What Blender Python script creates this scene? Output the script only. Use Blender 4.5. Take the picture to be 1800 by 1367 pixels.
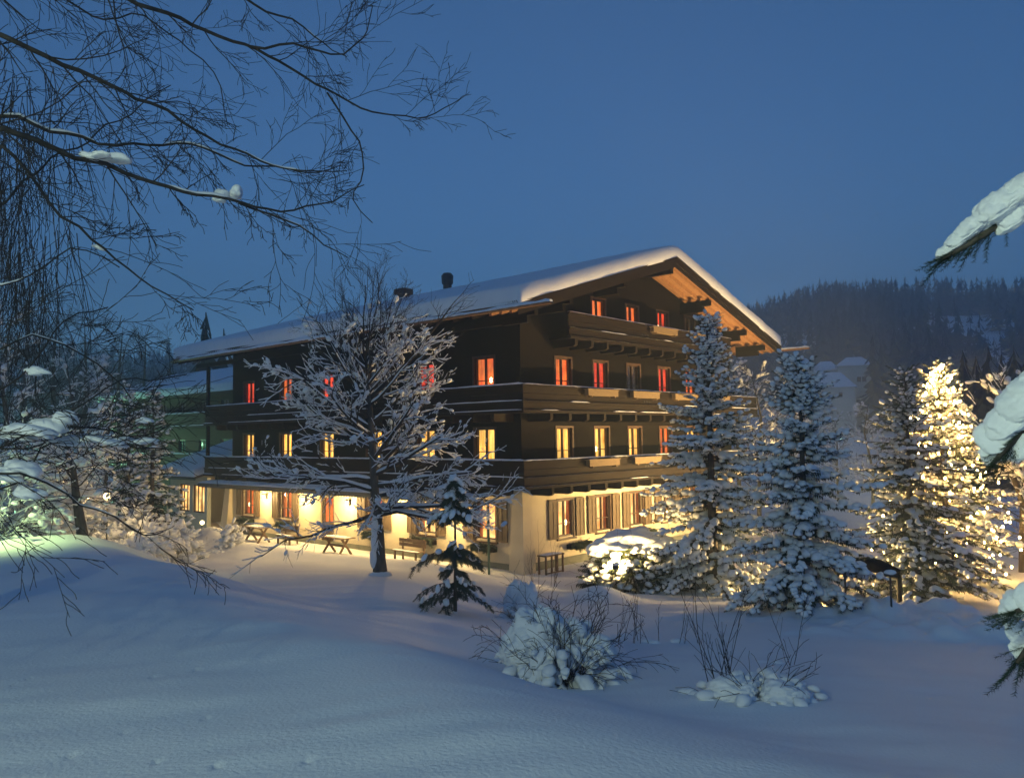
import bpy, math, random
import numpy as np
from mathutils import Matrix, Vector
R = math.radians
sc = bpy.context.scene
COL = sc.collection
for o in list(bpy.data.objects): bpy.data.objects.remove(o)

# ------------------------------------------------------------------ camera
TH, PIT, ROL, FPX = R(47.7115), R(3.3728), R(-.80147), 1419.93
CAMZ = 5.089
cp, sp, cr, sr = math.cos(PIT), math.sin(PIT), math.cos(ROL), math.sin(ROL)
FW = np.array([0, cp, sp]); U0 = np.array([0, -sp, cp]); R0 = np.array([1., 0, 0])
RT = cr*R0+sr*U0; UP = -sr*R0+cr*U0
CAM = np.array([0, 0, CAMZ])
cam = bpy.data.cameras.new('camera'); cam.sensor_width = 36; cam.sensor_fit = 'HORIZONTAL'
cam.lens = FPX/1800*36; cam.clip_end = 3000; cam.clip_start = .1
co = bpy.data.objects.new('camera', cam); COL.objects.link(co)
co.matrix_world = Matrix(((RT[0], UP[0], -FW[0], 0), (RT[1], UP[1], -FW[1], 0), (RT[2], UP[2], -FW[2], CAMZ), (0, 0, 0, 1)))
sc.camera = co
# ------------------------------------------------------------------ dusk sky
SKY_STRENGTH, SUN_EL, SUN_ROT = .1, 13, 180
W = bpy.data.worlds.new('World'); sc.world = W; W.use_nodes = True
nt = W.node_tree; nt.nodes.clear()
sky = nt.nodes.new('ShaderNodeTexSky'); sky.sky_type = 'NISHITA'; sky.sun_disc = False
sky.sun_elevation = R(SUN_EL); sky.sun_rotation = R(SUN_ROT); sky.altitude = 800
sky.air_density = 1.0; sky.dust_density = .3; sky.ozone_density = 6.0
bg = nt.nodes.new('ShaderNodeBackground'); bg.inputs[1].default_value = SKY_STRENGTH
wo = nt.nodes.new('ShaderNodeOutputWorld')
nt.links.new(sky.outputs[0], bg.inputs[0]); nt.links.new(bg.outputs[0], wo.inputs[0])
# the last glow of the set sun: very weak and very soft
sl = bpy.data.lights.new('sun', 'SUN'); sl.energy = .02; sl.angle = R(60); sl.color = (.8, .88, 1)
so = bpy.data.objects.new('sun', sl); COL.objects.link(so); so.rotation_euler = (R(90-SUN_EL), 0, 0)
vs = sc.view_settings
vs.view_transform = 'Standard'; vs.look = 'None'; vs.exposure = 0; vs.gamma = 1; vs.use_curve_mapping = False
try:
    sc.cycles.use_denoising = True; sc.cycles.denoiser = 'OPENIMAGEDENOISE'
except Exception: pass
sc.cycles.max_bounces = 4; sc.cycles.volume_bounces = 1; sc.cycles.sample_clamp_indirect = 4
sc.cycles.transparent_max_bounces = 12

# ------------------------------------------------------------------ pixel helpers (photo pixels 1800 x 1367)
def ray(px, py): return FW+RT*(px-900)/FPX+UP*(683.5-py)/FPX
def at(px, py, D):
    d = ray(px, py); return CAM+d*(D/math.hypot(d[0], d[1]))
DL = np.array([-math.sin(TH), math.cos(TH), 0]); DR = np.array([math.cos(TH), math.sin(TH), 0])
P0 = np.array([.3326, 31.019, 0])                       # chalet corner
def loc2w(x, y, z=0): return P0+DR*x+DL*y+np.array([0, 0, z])

# ------------------------------------------------------------------ ground height
def smooth_tab(xs, ys, k):
    g = np.arange(0, 80, .1); v = np.interp(g, xs, ys); n = int(k/.1); ker = np.hanning(2*n+1); ker /= ker.sum()
    return g, np.convolve(np.pad(v, n, mode='edge'), ker, mode='valid')
T_BASE = smooth_tab([0, 3, 5.5, 9, 13, 17.5, 22, 26, 30], [3.4, 3.25, 2.9, 2.2, 1.6, 1.05, .6, .2, -.02], 2.5)
T_BASL = smooth_tab([0, 3, 6, 10, 15, 20, 25, 30, 35, 40], [3.4, 3.25, 2.95, 2.5, 1.95, 1.4, .85, .4, .05, -.02], 2.5)
T_PLAT = smooth_tab([0, 6, 10, 17, 24, 30, 36, 46], [3.4, 3.08, 2.88, 2.55, 2.3, 2.12, 1.3, .0], 2.5)
def sst(a, b, x):
    t = np.clip((x-a)/(b-a), 0, 1); return t*t*(3-2*t)
def vnoise(x, y, seed=0):
    xi = np.floor(x); yi = np.floor(y); fx = x-xi; fy = y-yi
    fx = fx*fx*(3-2*fx); fy = fy*fy*(3-2*fy)
    def h(a, b):
        n = np.sin(a*127.1+b*311.7+seed*74.7)*43758.5453; return n-np.floor(n)
    return (h(xi, yi)*(1-fx)+h(xi+1, yi)*fx)*(1-fy)+(h(xi, yi+1)*(1-fx)+h(xi+1, yi+1)*fx)*fy
MOUNDS = []
def hz(x, y):
    x = np.asarray(x, float); y = np.asarray(y, float)
    D = np.hypot(x, y)
    Dn = np.minimum(D, 79)
    az0 = np.degrees(np.arctan2(x, np.maximum(y, .3))); kb = sst(-12, 3, az0)
    base = np.interp(Dn, *T_BASE)*kb+np.interp(Dn, *T_BASL)*(1-kb); plat = np.interp(Dn, *T_PLAT)
    wob = .35*np.sin(y*.55+1)+.2*np.sin(y*1.3)
    s = ((x+.4+wob*.5)+(y-5.5)*.62)/1.177-.95
    w = sst(-2.0, 2.8, s)
    base = base-.12*np.exp(-((s-1.6)/1.3)**2)*sst(4, 8, y)*sst(22, 14, y)
    plat = plat+.10*np.exp(-((s+.6)/.9)**2)*sst(4, 7, y)*sst(26, 16, y)
    z = plat*(1-w)+base*w
    z = z+(vnoise(x*.35, y*.35, 1)-.5)*.13*sst(2, 6, D)+(vnoise(x*.16+9, y*.16, 2)-.5)*.16
    z = z+(vnoise(x*.5+y*.25, y*1.3, 5)-.5)*.05+(vnoise(x*1.3+y*.8, y*3.6-x*.9, 6)-.5)*.022*sst(40, 15, D)
    # cleared strip round the chalet
    lx = (x-P0[0])*DR[0]+(y-P0[1])*DR[1]; ly = (x-P0[0])*DL[0]+(y-P0[1])*DL[1]
    dx = np.maximum(np.maximum(-lx, lx-17), 0); dy = np.maximum(np.maximum(-ly, ly-30), 0)
    d = np.hypot(dx, dy)
    side = sst(-2.5, 1.5, ly)                     # long side: terrace, gable side: snow up to the wall
    t = sst(2.2, 2.9, d)*side+sst(-.2, 2.2, d)*(1-side)
    z = z*t+(-.04-.16*(1-side))*(1-t)
    z = z+side*.20*np.exp(-((d-3.3)/.7)**2)
    for mx, my, mr, mh in MOUNDS:
        q = ((x-mx)**2+(y-my)**2)/(mr*mr); z = z+mh*np.exp(-q*1.4)
    # ploughed-up clods on the right
    m = np.exp(-(((x-8.6)/2.6)**2+((y-16.0)/.9)**2)**1.5); m2 = np.exp(-(((x-9.5)/3.5)**2+((y-19.0)/1.3)**2)**1.5)
    cl = vnoise(x*2.1, y*2.1, 7)*.65+vnoise(x*4.7, y*4.7, 8)*.35
    z = z+(m*.62+m2*.6)*(cl**1.6+.25)
    # trodden track
    yy = 18.35-.22*(x-4.0); tr = np.exp(-((y-yy)/.28)**2)*sst(2.2, 4, x)*sst(9.5, 8, x)
    z = z+tr*((vnoise(x*5, y*5, 11)-.62)*.2)
    # the wooded hill behind
    az = np.degrees(np.arctan2(x, np.maximum(y, 1e-6))); az = np.where(y > 0, az, 90)
    el = np.interp(az, [-60, -40, -30, -20, -8, 4, 12, 17, 21, 26, 30, 36, 60], [4.5, 5.0, 4.8, 4.0, 3.0, 3.6, 5.0, 6.5, 7.3, 7.0, 6.5, 5.9, 5.5])
    crest = 430*np.tan(np.radians(el))+5
    hill = crest*sst(130, 440, D)*(1-.25*sst(440, 600, D))*sst(-5, 60, y)
    hill = hill*(1+(vnoise(x*.012, y*.012, 20)-.5)*.16)
    return z*sst(160, 100, D)+hill
def gz(x, y): return float(hz(np.array([x]), np.array([y]))[0])
def pix_ground(px, py):
    d = ray(px, py); d = d/math.hypot(d[0], d[1])
    t = np.arange(3, 120, .03); p = CAM[None]+d[None]*t[:, None]
    i = np.argmax(p[:, 2] < hz(p[:, 0], p[:, 1]))
    return p[i] if i > 0 else p[-1]
def on_ground(px, D):
    d = ray(px, 780); d = d/math.hypot(d[0], d[1]); x, y = d[0]*D, d[1]*D
    return np.array([x, y, gz(x, y)])

# ------------------------------------------------------------------ mesh helpers
class MB:
    def __init__(s): s.v = []; s.t = []; s.q = []; s.n = 0
    def add(s, v, f):
        v = np.asarray(v, float).reshape(-1, 3); f = np.asarray(f, int)
        (s.t if f.shape[1] == 3 else s.q).append(f+s.n); s.v.append(v); s.n += len(v)
    def box(s, x0, x1, y0, y1, z0, z1):
        s.add([(x0, y0, z0), (x1, y0, z0), (x1, y1, z0), (x0, y1, z0), (x0, y0, z1), (x1, y0, z1), (x1, y1, z1), (x0, y1, z1)],
              [(0, 3, 2, 1), (4, 5, 6, 7), (0, 1, 5, 4), (1, 2, 6, 5), (2, 3, 7, 6), (3, 0, 4, 7)]); return s
    def hexa(s, b, t):
        s.add(list(b)+list(t), [(0, 3, 2, 1), (4, 5, 6, 7), (0, 1, 5, 4), (1, 2, 6, 5), (2, 3, 7, 6), (3, 0, 4, 7)]); return s
    def beam(s, a, b, w, h):
        a = np.array(a, float); b = np.array(b, float); d = (b-a)/np.linalg.norm(b-a)
        up = np.array([0, 0, 1.]) if abs(d[2]) < .95 else np.array([0, 1., 0])
        sd = np.cross(d, up); sd /= np.linalg.norm(sd); u = np.cross(sd, d)
        c = [(-1, -1), (1, -1), (1, 1), (-1, 1)]
        return s.hexa([a+sd*w/2*i+u*h/2*j for i, j in c], [b+sd*w/2*i+u*h/2*j for i, j in c])
    def tube(s, pts, rad, n=6, cap=False):
        p = np.asarray(pts, float); k = len(p); r = np.broadcast_to(np.asarray(rad, float), (k,))
        d = np.gradient(p, axis=0); d /= np.linalg.norm(d, axis=1)[:, None]+1e-9
        ref = np.array([0, 0, 1.]) if abs(d[0][2]) < .8 else np.array([1., 0, 0])
        a = np.cross(d, ref); a /= np.linalg.norm(a, axis=1)[:, None]+1e-9; b = np.cross(d, a)
        an = np.arange(n)*2*math.pi/n
        v = p[:, None]+(a[:, None]*np.cos(an)[None, :, None]+b[:, None]*np.sin(an)[None, :, None])*r[:, None, None]
        i = np.arange(k-1)[:, None]*n; j = np.arange(n)[None]; j2 = (j+1) % n
        f = np.stack([i+j, i+n+j, i+n+j2, i+j2], -1).reshape(-1, 4)
        s.add(v, f)
        if cap:
            o = s.n-k*n
            for base in (0, (k-1)*n):
                c = v.reshape(-1, 3)[base:base+n].mean(0); s.v.append(c[None]); ci = s.n; s.n += 1
                s.t.append(np.array([(o+base+q, o+base+(q+1) % n, ci) for q in range(n)]))
        return s
    def inst(s, pv, pf, mats, pos, jit=0, rng=None):
        M = len(pos)
        if M == 0: return s
        v = np.einsum('mij,kj->mki', mats, pv)
        if jit: v = v*(1+rng.uniform(-jit, jit, (M, len(pv), 1)))
        v = v+np.asarray(pos)[:, None]
        f = pf[None]+(np.arange(M)*len(pv))[:, None, None]
        s.add(v.reshape(-1, 3), f.reshape(-1, pf.shape[1])); return s
    def mesh(s, name, mat, smooth=False):
        me = bpy.data.meshes.new(name)
        v = np.concatenate(s.v) if s.v else np.zeros((0, 3))
        T = np.concatenate(s.t) if s.t else np.zeros((0, 3), int); Q = np.concatenate(s.q) if s.q else np.zeros((0, 4), int)
        me.vertices.add(len(v)); me.vertices.foreach_set('co', v.ravel())
        nl = T.size+Q.size; me.loops.add(nl); me.loops.foreach_set('vertex_index', np.concatenate([T.ravel(), Q.ravel()]).astype(np.int32))
        me.polygons.add(len(T)+len(Q))
        st = np.concatenate([np.arange(len(T))*3, T.size+np.arange(len(Q))*4]).astype(np.int32)
        me.polygons.foreach_set('loop_start', st)
        me.polygons.foreach_set('use_smooth', np.full(len(T)+len(Q), smooth))
        me.update(calc_edges=True); me.validate()
        if mat: me.materials.append(mat)
        return me
    def build(s, name, mat, parent=None, smooth=False):
        return obj(name, s.mesh(name, mat, smooth), parent)
def obj(name, me, parent=None, loc=None, rz=None):
    o = bpy.data.objects.new(name, me); COL.objects.link(o)
    if parent: o.parent = parent
    if loc is not None: o.location = loc
    if rz is not None: o.rotation_euler = (0, 0, rz)
    return o
def tag(o, label, cat, group=None, kind=None):
    if label: o['label'] = label
    if cat: o['category'] = cat
    if group: o['group'] = group
    if kind: o['kind'] = kind
    return o
def stuff(o): o['kind'] = 'stuff'; return o
def thing(name, label, cat, loc=(0, 0, 0), rz=0, group=None):
    o = obj(name, None, None, loc, rz); o.empty_display_size = .3
    return tag(o, label, cat, group)
def copy_tree(o, parent=None):
    c = o.copy(); COL.objects.link(c); c.parent = parent
    for ch in o.children: copy_tree(ch, c)
    return c
def lamp(name, parent, loc, energy, color, radius=.08, spot=None, rot=None):
    l = bpy.data.lights.new(name, 'SPOT' if spot else 'POINT'); l.energy = energy; l.color = color; l.shadow_soft_size = radius
    if spot: l.spot_size = R(spot); l.spot_blend = .6
    o = bpy.data.objects.new(name, l); COL.objects.link(o); o.parent = parent; o.location = loc
    if rot: o.rotation_euler = rot
    return o
def ico(level):
    t = (1+5**.5)/2
    v = [(-1, t, 0), (1, t, 0), (-1, -t, 0), (1, -t, 0), (0, -1, t), (0, 1, t), (0, -1, -t), (0, 1, -t), (t, 0, -1), (t, 0, 1), (-t, 0, -1), (-t, 0, 1)]
    f = [(0, 11, 5), (0, 5, 1), (0, 1, 7), (0, 7, 10), (0, 10, 11), (1, 5, 9), (5, 11, 4), (11, 10, 2), (10, 7, 6), (7, 1, 8), (3, 9, 4), (3, 4, 2), (3, 2, 6), (3, 6, 8), (3, 8, 9), (4, 9, 5), (2, 4, 11), (6, 2, 10), (8, 6, 7), (9, 8, 1)]
    v = [np.array(a)/np.linalg.norm(a) for a in v]
    for _ in range(level):
        c = {}; nf = []
        def mid(a, b):
            k = (min(a, b), max(a, b))
            if k not in c: m = v[a]+v[b]; v.append(m/np.linalg.norm(m)); c[k] = len(v)-1
            return c[k]
        for a, b, d in f:
            x, y, z = mid(a, b), mid(b, d), mid(d, a); nf += [(a, x, z), (b, y, x), (d, z, y), (x, y, z)]
        f = nf
    return np.array(v), np.array(f)
I0, I1, I2, I3, I4 = ico(0), ico(1), ico(2), ico(3), ico(4)
def pad(m, c, size, rng, dirn=None, rough=.3, base=I3):
    v = base[0].copy(); o = rng.uniform(0, 50)
    n = vnoise(v[:, 0]*1.7+o, v[:, 1]*1.7+v[:, 2]*1.3, 3)*.65+vnoise(v[:, 0]*3.9+o, v[:, 2]*3.9+v[:, 1]*2.1, 4)*.35
    if base is I4: n = n+(vnoise(v[:, 0]*9+o, v[:, 1]*9+v[:, 2]*7, 5)-.5)*.22+(vnoise(v[:, 2]*21+o, v[:, 0]*21+v[:, 1]*17, 6)-.5)*.1
    v = v*(1+(n-.5)[:, None]*2*rough); v[:, 2] = np.where(v[:, 2] < 0, v[:, 2]*.45, v[:, 2]); v = v*np.asarray(size)
    if dirn is not None: v = v@frames(np.asarray(dirn, float)[None])[0].T
    m.add(v+np.asarray(c), base[1]); return m
def frames(d):
    d = d/(np.linalg.norm(d, axis=1)[:, None]+1e-9)
    y = np.cross(np.array([0, 0, 1.]), d); y /= np.linalg.norm(y, axis=1)[:, None]+1e-6
    z = np.cross(d, y); return np.stack([d, y, z], -1)

# ------------------------------------------------------------------ materials
def new_mat(name):
    m = bpy.data.materials.new(name); m.use_nodes = True
    n = m.node_tree; b = n.nodes['Principled BSDF']; return m, n, b
def mat(name, c1, c2=None, scale=4, rough=.8, bump=0, bscale=30, stretch=(1, 1, 1), spec=.3):
    m, n, b = new_mat(name); b.inputs['Roughness'].default_value = rough
    b.inputs['Specular IOR Level'].default_value = spec
    b.inputs['Base Color'].default_value = (*c1, 1)
    tc = n.nodes.new('ShaderNodeTexCoord'); mp = n.nodes.new('ShaderNodeMapping'); mp.inputs['Scale'].default_value = stretch
    n.links.new(tc.outputs['Object'], mp.inputs[0])
    if c2:
        t = n.nodes.new('ShaderNodeTexNoise'); t.inputs['Scale'].default_value = scale; t.inputs['Detail'].default_value = 5
        r = n.nodes.new('ShaderNodeValToRGB'); r.color_ramp.elements[0].position = .35; r.color_ramp.elements[1].position = .68
        r.color_ramp.elements[0].color = (*c1, 1); r.color_ramp.elements[1].color = (*c2, 1)
        n.links.new(mp.outputs[0], t.inputs[0]); n.links.new(t.outputs[0], r.inputs[0]); n.links.new(r.outputs[0], b.inputs['Base Color'])
    if bump:
        t = n.nodes.new('ShaderNodeTexNoise'); t.inputs['Scale'].default_value = bscale; t.inputs['Detail'].default_value = 4
        bp = n.nodes.new('ShaderNodeBump'); bp.inputs['Strength'].default_value = bump; bp.inputs['Distance'].default_value = .02
        n.links.new(mp.outputs[0], t.inputs[0]); n.links.new(t.outputs[0], bp.inputs['Height']); n.links.new(bp.outputs[0], b.inputs['Normal'])
    return m
def emit_mat(name, c1, c2, strength, scale=3, stretch=(1, 1, 1), lo=.45):
    m = bpy.data.materials.new(name); m.use_nodes = True; n = m.node_tree; n.nodes.clear()
    out = n.nodes.new('ShaderNodeOutputMaterial'); e = n.nodes.new('ShaderNodeEmission'); e.inputs[1].default_value = strength
    tc = n.nodes.new('ShaderNodeTexCoord'); mp = n.nodes.new('ShaderNodeMapping'); mp.inputs['Scale'].default_value = stretch
    oi = n.nodes.new('ShaderNodeObjectInfo'); ad = n.nodes.new('ShaderNodeVectorMath'); ad.operation = 'ADD'
    t = n.nodes.new('ShaderNodeTexNoise'); t.inputs['Scale'].default_value = scale; t.inputs['Detail'].default_value = 3
    r = n.nodes.new('ShaderNodeValToRGB'); r.color_ramp.elements[0].position = .32; r.color_ramp.elements[1].position = .66
    r.color_ramp.elements[0].color = (*c1, 1); r.color_ramp.elements[1].color = (*c2, 1)
    n.links.new(tc.outputs['Object'], ad.inputs[0]); n.links.new(oi.outputs['Location'], ad.inputs[1])
    n.links.new(ad.outputs[0], mp.inputs[0]); n.links.new(mp.outputs[0], t.inputs[0]); n.links.new(t.outputs[0], r.inputs[0])
    t2 = n.nodes.new('ShaderNodeTexNoise'); t2.inputs['Scale'].default_value = 1.3; t2.inputs['Detail'].default_value = 2
    mr = n.nodes.new('ShaderNodeMapRange'); mr.inputs[1].default_value = .3; mr.inputs[2].default_value = .7; mr.inputs[3].default_value = strength*lo; mr.inputs[4].default_value = strength*1.35
    n.links.new(ad.outputs[0], t2.inputs[0]); n.links.new(t2.outputs[0], mr.inputs[0]); n.links.new(mr.outputs[0], e.inputs[1])
    n.links.new(r.outputs[0], e.inputs[0]); n.links.new(e.outputs[0], out.inputs[0]); return m
SNOW = mat('snow', (.84, .86, .88), (.78, .81, .85), 1.5, .65, .25, 60, spec=.2)
SNOWG = mat('snow_ground', (.84, .86, .88), (.79, .82, .85), .6, .7, .55, 28, spec=.15)
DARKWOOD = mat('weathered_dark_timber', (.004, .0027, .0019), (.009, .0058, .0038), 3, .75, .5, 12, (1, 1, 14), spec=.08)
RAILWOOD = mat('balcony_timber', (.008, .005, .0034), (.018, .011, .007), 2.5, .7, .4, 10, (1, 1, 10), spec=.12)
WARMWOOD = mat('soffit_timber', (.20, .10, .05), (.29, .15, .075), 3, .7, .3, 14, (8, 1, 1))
PALEWOOD = mat('pale_planter_wood', (.13, .09, .05), (.18, .125, .07), 5, .75, .3, 20, (1, 6, 6))
FRAMEW = mat('window_frame_wood', (.055, .03, .018), (.09, .05, .03), 6, .5)
SHUTW = mat('shutter_wood', (.085, .06, .035), (.13, .09, .055), 3, .6, .4, 14, (6, 6, 1))
PLASTER = mat('cream_plaster', (.56, .49, .36), (.64, .57, .43), 1.2, .9, .3, 25)
PLINTH = mat('grey_green_plinth', (.14, .15, .12), (.2, .2, .16), 3, .9, .3, 20)
TILE = mat('roof_tile', (.05, .035, .03), (.09, .06, .05), 5, .8)
METAL = mat('dark_metal', (.03, .03, .032), None, rough=.45)
COPPER = mat('gutter_copper', (.11, .06, .035), (.16, .09, .05), 8, .45)
BARK = mat('grey_bark', (.055, .045, .038), (.11, .095, .08), 9, .9, .6, 25, (1, 1, .35))
BIRCHB = mat('dark_birch_bark', (.03, .026, .024), (.06, .052, .048), 12, .9, .4, 30)
TWIG = mat('twig_bark', (.032, .024, .02), (.05, .038, .03), 10, .9)
NEEDLE = mat('spruce_needles', (.018, .034, .02), (.035, .055, .03), 2, .7)
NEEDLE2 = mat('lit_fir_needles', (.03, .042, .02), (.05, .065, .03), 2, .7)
FARFIR = mat('far_conifer', (.016, .026, .018), (.03, .042, .03), .4, .9)
AWN = mat('awning_cloth', (.13, .12, .09), (.17, .155, .12), 8, .9)
GREENP = mat('green_pole_paint', (.03, .075, .06), None, rough=.5)
WHITEP = mat('white_paint', (.62, .64, .6), None, rough=.5)
BENCHW = mat('bench_timber', (.10, .065, .04), (.16, .10, .06), 6, .75, .3, 20)
CASTLE = mat('castle_render', (.48, .5, .43), (.58, .6, .52), .3, .95)
ANNEXW = mat('annex_timber', (.045, .035, .024), (.07, .055, .038), 2, .8, .3, 8, (1, 1, 8))
PALEWALL = mat('annex_plaster', (.5, .52, .44), (.58, .6, .5), 1, .9)
GLASS = bpy.data.materials.new('window_glass'); GLASS.use_nodes = True
_n = GLASS.node_tree; _n.nodes.clear(); _o = _n.nodes.new('ShaderNodeOutputMaterial'); _m = _n.nodes.new('ShaderNodeMixShader'); _m.inputs[0].default_value = .07
_t = _n.nodes.new('ShaderNodeBsdfTransparent'); _g = _n.nodes.new('ShaderNodeBsdfGlossy'); _g.inputs['Roughness'].default_value = .03
_n.links.new(_t.outputs[0], _m.inputs[1]); _n.links.new(_g.outputs[0], _m.inputs[2]); _n.links.new(_m.outputs[0], _o.inputs[0])
ST = (5, 5, .6)
CUR_RED = emit_mat('lit_red_curtain', (.75, .035, .02), (1, .10, .03), 1.2, 2.2, ST)
CUR_ORANGE = emit_mat('lit_orange_curtain', (.85, .08, .012), (1, .25, .04), 1.45, 2.2, ST)
CUR_GOLD = emit_mat('lit_gold_curtain', (.95, .36, .04), (1, .62, .14), 2.1, 2.2, ST)
ROOM = emit_mat('lit_room', (.95, .30, .05), (1, .74, .26), 2.4, 1.6, (1.6, 1.6, 1.2))
CUR_DRAPE = emit_mat('lit_side_drape', (.45, .06, .01), (.8, .2, .03), .75, 2.5, ST)
DULL = mat('unlit_curtain', (.20, .16, .12), (.28, .23, .18), 3, .9, 0, 30, ST)
GREENWIN = emit_mat('dim_green_window', (.02, .12, .06), (.05, .3, .16), .35, 1.5)
BULB = emit_mat('warm_bulb', (1, .52, .13), (1, .6, .17), 360)
LANTERN = emit_mat('lantern_glass', (1, .72, .28), (1, .8, .4), 9)
MERC = emit_mat('mercury_lamp_glass', (.55, 1, .62), (.6, 1, .7), 14)
WARM = (1, .66, .25); GREEN = (.7, 1, .6)
print('materials ok')

# ================================================================== THE GROUND
MOUNDS += [(2.35, 23.0, 1.0, .38)]
p = pix_ground(372, 945); MOUNDS.append((p[0], p[1], 1.5, .55))
p = pix_ground(925, 1062); MOUNDS.append((p[0], p[1], .8, .25))
for a_, b_ in ((25, 1203), (52, 1192), (270, 1189), (345, 1178), (220, 1287), (362, 1262), (125, 1329), (275, 1340), (382, 1346), (540, 1337)):
    p = pix_ground(a_, b_); MOUNDS.append((p[0], p[1], .032, -.03))
def sheet(name, r, az):
    A, Rr = np.meshgrid(az, r); x = Rr*np.sin(A); y = Rr*np.cos(A); z = hz(x, y)
    n = len(az); k = len(r); m = MB()
    i = np.arange(k-1)[:, None]*n+np.arange(n-1)[None]
    m.add(np.stack([x, y, z], -1), np.stack([i, i+1, i+n+1, i+n], -1).reshape(-1, 4)); return m
AZ = np.radians(np.concatenate([np.arange(-180, -46, 4.), np.arange(-46, 46, .2), np.arange(46, 184.1, 4.)]))
RG = np.concatenate([[.02], np.geomspace(.6, 3, 12), np.geomspace(3.1, 30, 300), np.geomspace(30.3, 150, 90)])
g = sheet('snow_ground', RG, AZ).build('snow_ground', SNOWG, None, True); tag(g, 'deep untouched snow over the garden', 'ground', kind='structure')
g = sheet('hill', np.concatenate([[149.5], np.linspace(152, 640, 70)]), np.radians(np.arange(-180, 180.1, 1.5))).build('hill', SNOWG, None, True)
tag(g, 'snowy wooded hill behind the chalet', 'hill', kind='structure')

# snow strips along rails and beams -------------------------------------------------
def snow_strip(m, a, b, w, h, seed, gaps=0., step=.22):
    rng = np.random.default_rng(seed); a = np.array(a, float); b = np.array(b, float)
    L = np.linalg.norm(b-a); n = max(3, int(L/step)); d = (b-a)/L; sd = np.array([-d[1], d[0], 0]); sd /= np.linalg.norm(sd)+1e-9
    t = np.linspace(0, 1, n+1); hh = np.interp(t*L, np.arange(0, L+1.2, .6), rng.uniform(.55, 1.15, len(np.arange(0, L+1.2, .6))))*h
    if gaps:
        gp = np.interp(t*L, np.arange(0, L+3, 1.5), rng.uniform(0, 1, len(np.arange(0, L+3, 1.5)))); hh = np.where(gp < gaps, hh*.06, hh)
    ww = w*rng.uniform(.85, 1.1, n+1); hh[0] *= .5; hh[-1] *= .5
    an = np.linspace(0, math.pi, 6); k = 6
    v = (a+(b-a)*t[:, None])[:, None]+sd*(np.cos(an)[None, :, None]*ww[:, None, None]/2)+np.array([0, 0, 1.])*(np.sin(an)[None, :, None]**.7*hh[:, None, None])
    i = np.arange(n)[:, None]*k+np.arange(k-1)[None]
    m.add(v, np.stack([i, i+k, i+k+1, i+1], -1).reshape(-1, 4))
    for e in (0, n): m.add(v[e], [(0, 1, 2, 3), (0, 3, 4, 5)])
    return m

# ================================================================== THE CHALET (local x along the gable, y along the long side)
CH = thing('chalet', 'big dark timber chalet with glowing windows, wrap-around balconies and thick roof snow', 'house', P0, TH)
CW, CL = 17., 22.25
SL = .304; RX = 8.5; RZ = 13.03; EV = 2.2; OV = 1.9; BACK = 24.5
def rz_(x): return RZ-SL*abs(x-RX)
def wall_cells(m, along, fixed, th, z0, z1, a0, a1, ops, top=None):
    xs = sorted(set([a0, a1]+[q for o in ops for q in o[:2]])); zs = sorted(set([z0, z1]+[q for o in ops for q in o[2:]]))
    for i in range(len(xs)-1):
        for j in range(len(zs)-1):
            cx, cz = (xs[i]+xs[i+1])/2, (zs[j]+zs[j+1])/2
            if any(o[0] < cx < o[1] and o[2] < cz < o[3] for o in ops): continue
            if along == 'x': m.box(xs[i], xs[i+1], fixed, fixed+th, zs[j], zs[j+1])
            else: m.box(fixed, fixed+th, xs[i], xs[i+1], zs[j], zs[j+1])
GX = [2.63, 5.2, 7.74, 10.35, 12.85, 15.3]; LY = [1.95, 5.45, 9.0, 12.7, 16.35, 20.05]
ZG, Z1, Z2, ZA = (1.05, 2.5), (4.0, 5.42), (6.85, 8.27), (9.85, 10.98)
AX = [5.14, 7.74, 10.35, 12.9]
wg = .98; wl = 1.1
# ground floor, plastered; upper floors timber
m = MB()
wall_cells(m, 'x', 0, .4, -.6, 3.1, 0, CW, [(x-wg/2, x+wg/2, *ZG) for x in GX])
m.build('gable_ground_wall', PLASTER, CH)
m = MB(); gl_ops = [(y-wl/2, y+wl/2, *ZG) for y in LY if y != 12.7]+[(12.7-wl/2, 12.7+wl/2, -.05, 2.5)]
wall_cells(m, 'y', 0, .4, -.6, 3.1, .4, CL, gl_ops); m.build('side_ground_wall', PLASTER, CH)
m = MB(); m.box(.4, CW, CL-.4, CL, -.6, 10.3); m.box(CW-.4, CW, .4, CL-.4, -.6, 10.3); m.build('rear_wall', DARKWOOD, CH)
m = MB(); m.hexa([(-.32, -.32, -.6), (.42, -.32, -.6), (.42, .5, -.6), (-.32, .5, -.6)], [(-.06, -.06, 3.1), (.40, -.06, 3.1), (.40, .42, 3.1), (-.06, .42, 3.1)])
m.build('corner_buttress', PLASTER, CH)
m = MB(); m.hexa([(-.45, CL-.5, -.6), (.0, CL-.5, -.6), (.0, CL+.3, -.6), (-.45, CL+.3, -.6)], [(-.1, CL-.4, 3.1), (.0, CL-.4, 3.1), (.0, CL+.05, 3.1), (-.1, CL+.05, 3.1)])
m.build('corner_buttress', PLASTER, CH)
m = MB(); m.box(.45, CW, -.03, .0, -.6, .22); m.build('plinth', PLINTH, CH)
m = MB(); m.box(-.03, .0, .5, CL-.52, -.6, .18); m.build('plinth', PLINTH, CH)
m = MB()
for k, (zs, ops) in enumerate((((3.1, 6.05), [(x-.5, x+.5, *Z1) for x in GX]), ((6.05, 8.95), [(x-.5, x+.5, *Z2) for x in GX]), ((8.95, 11.2), [(x-.48, x+.48, *ZA) for x in AX]))):
    wall_cells(m, 'x', 0, .3, zs[0], zs[1], .0 if k < 2 else 2.6, CW if k < 2 else CW-2.6, ops)
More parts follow.
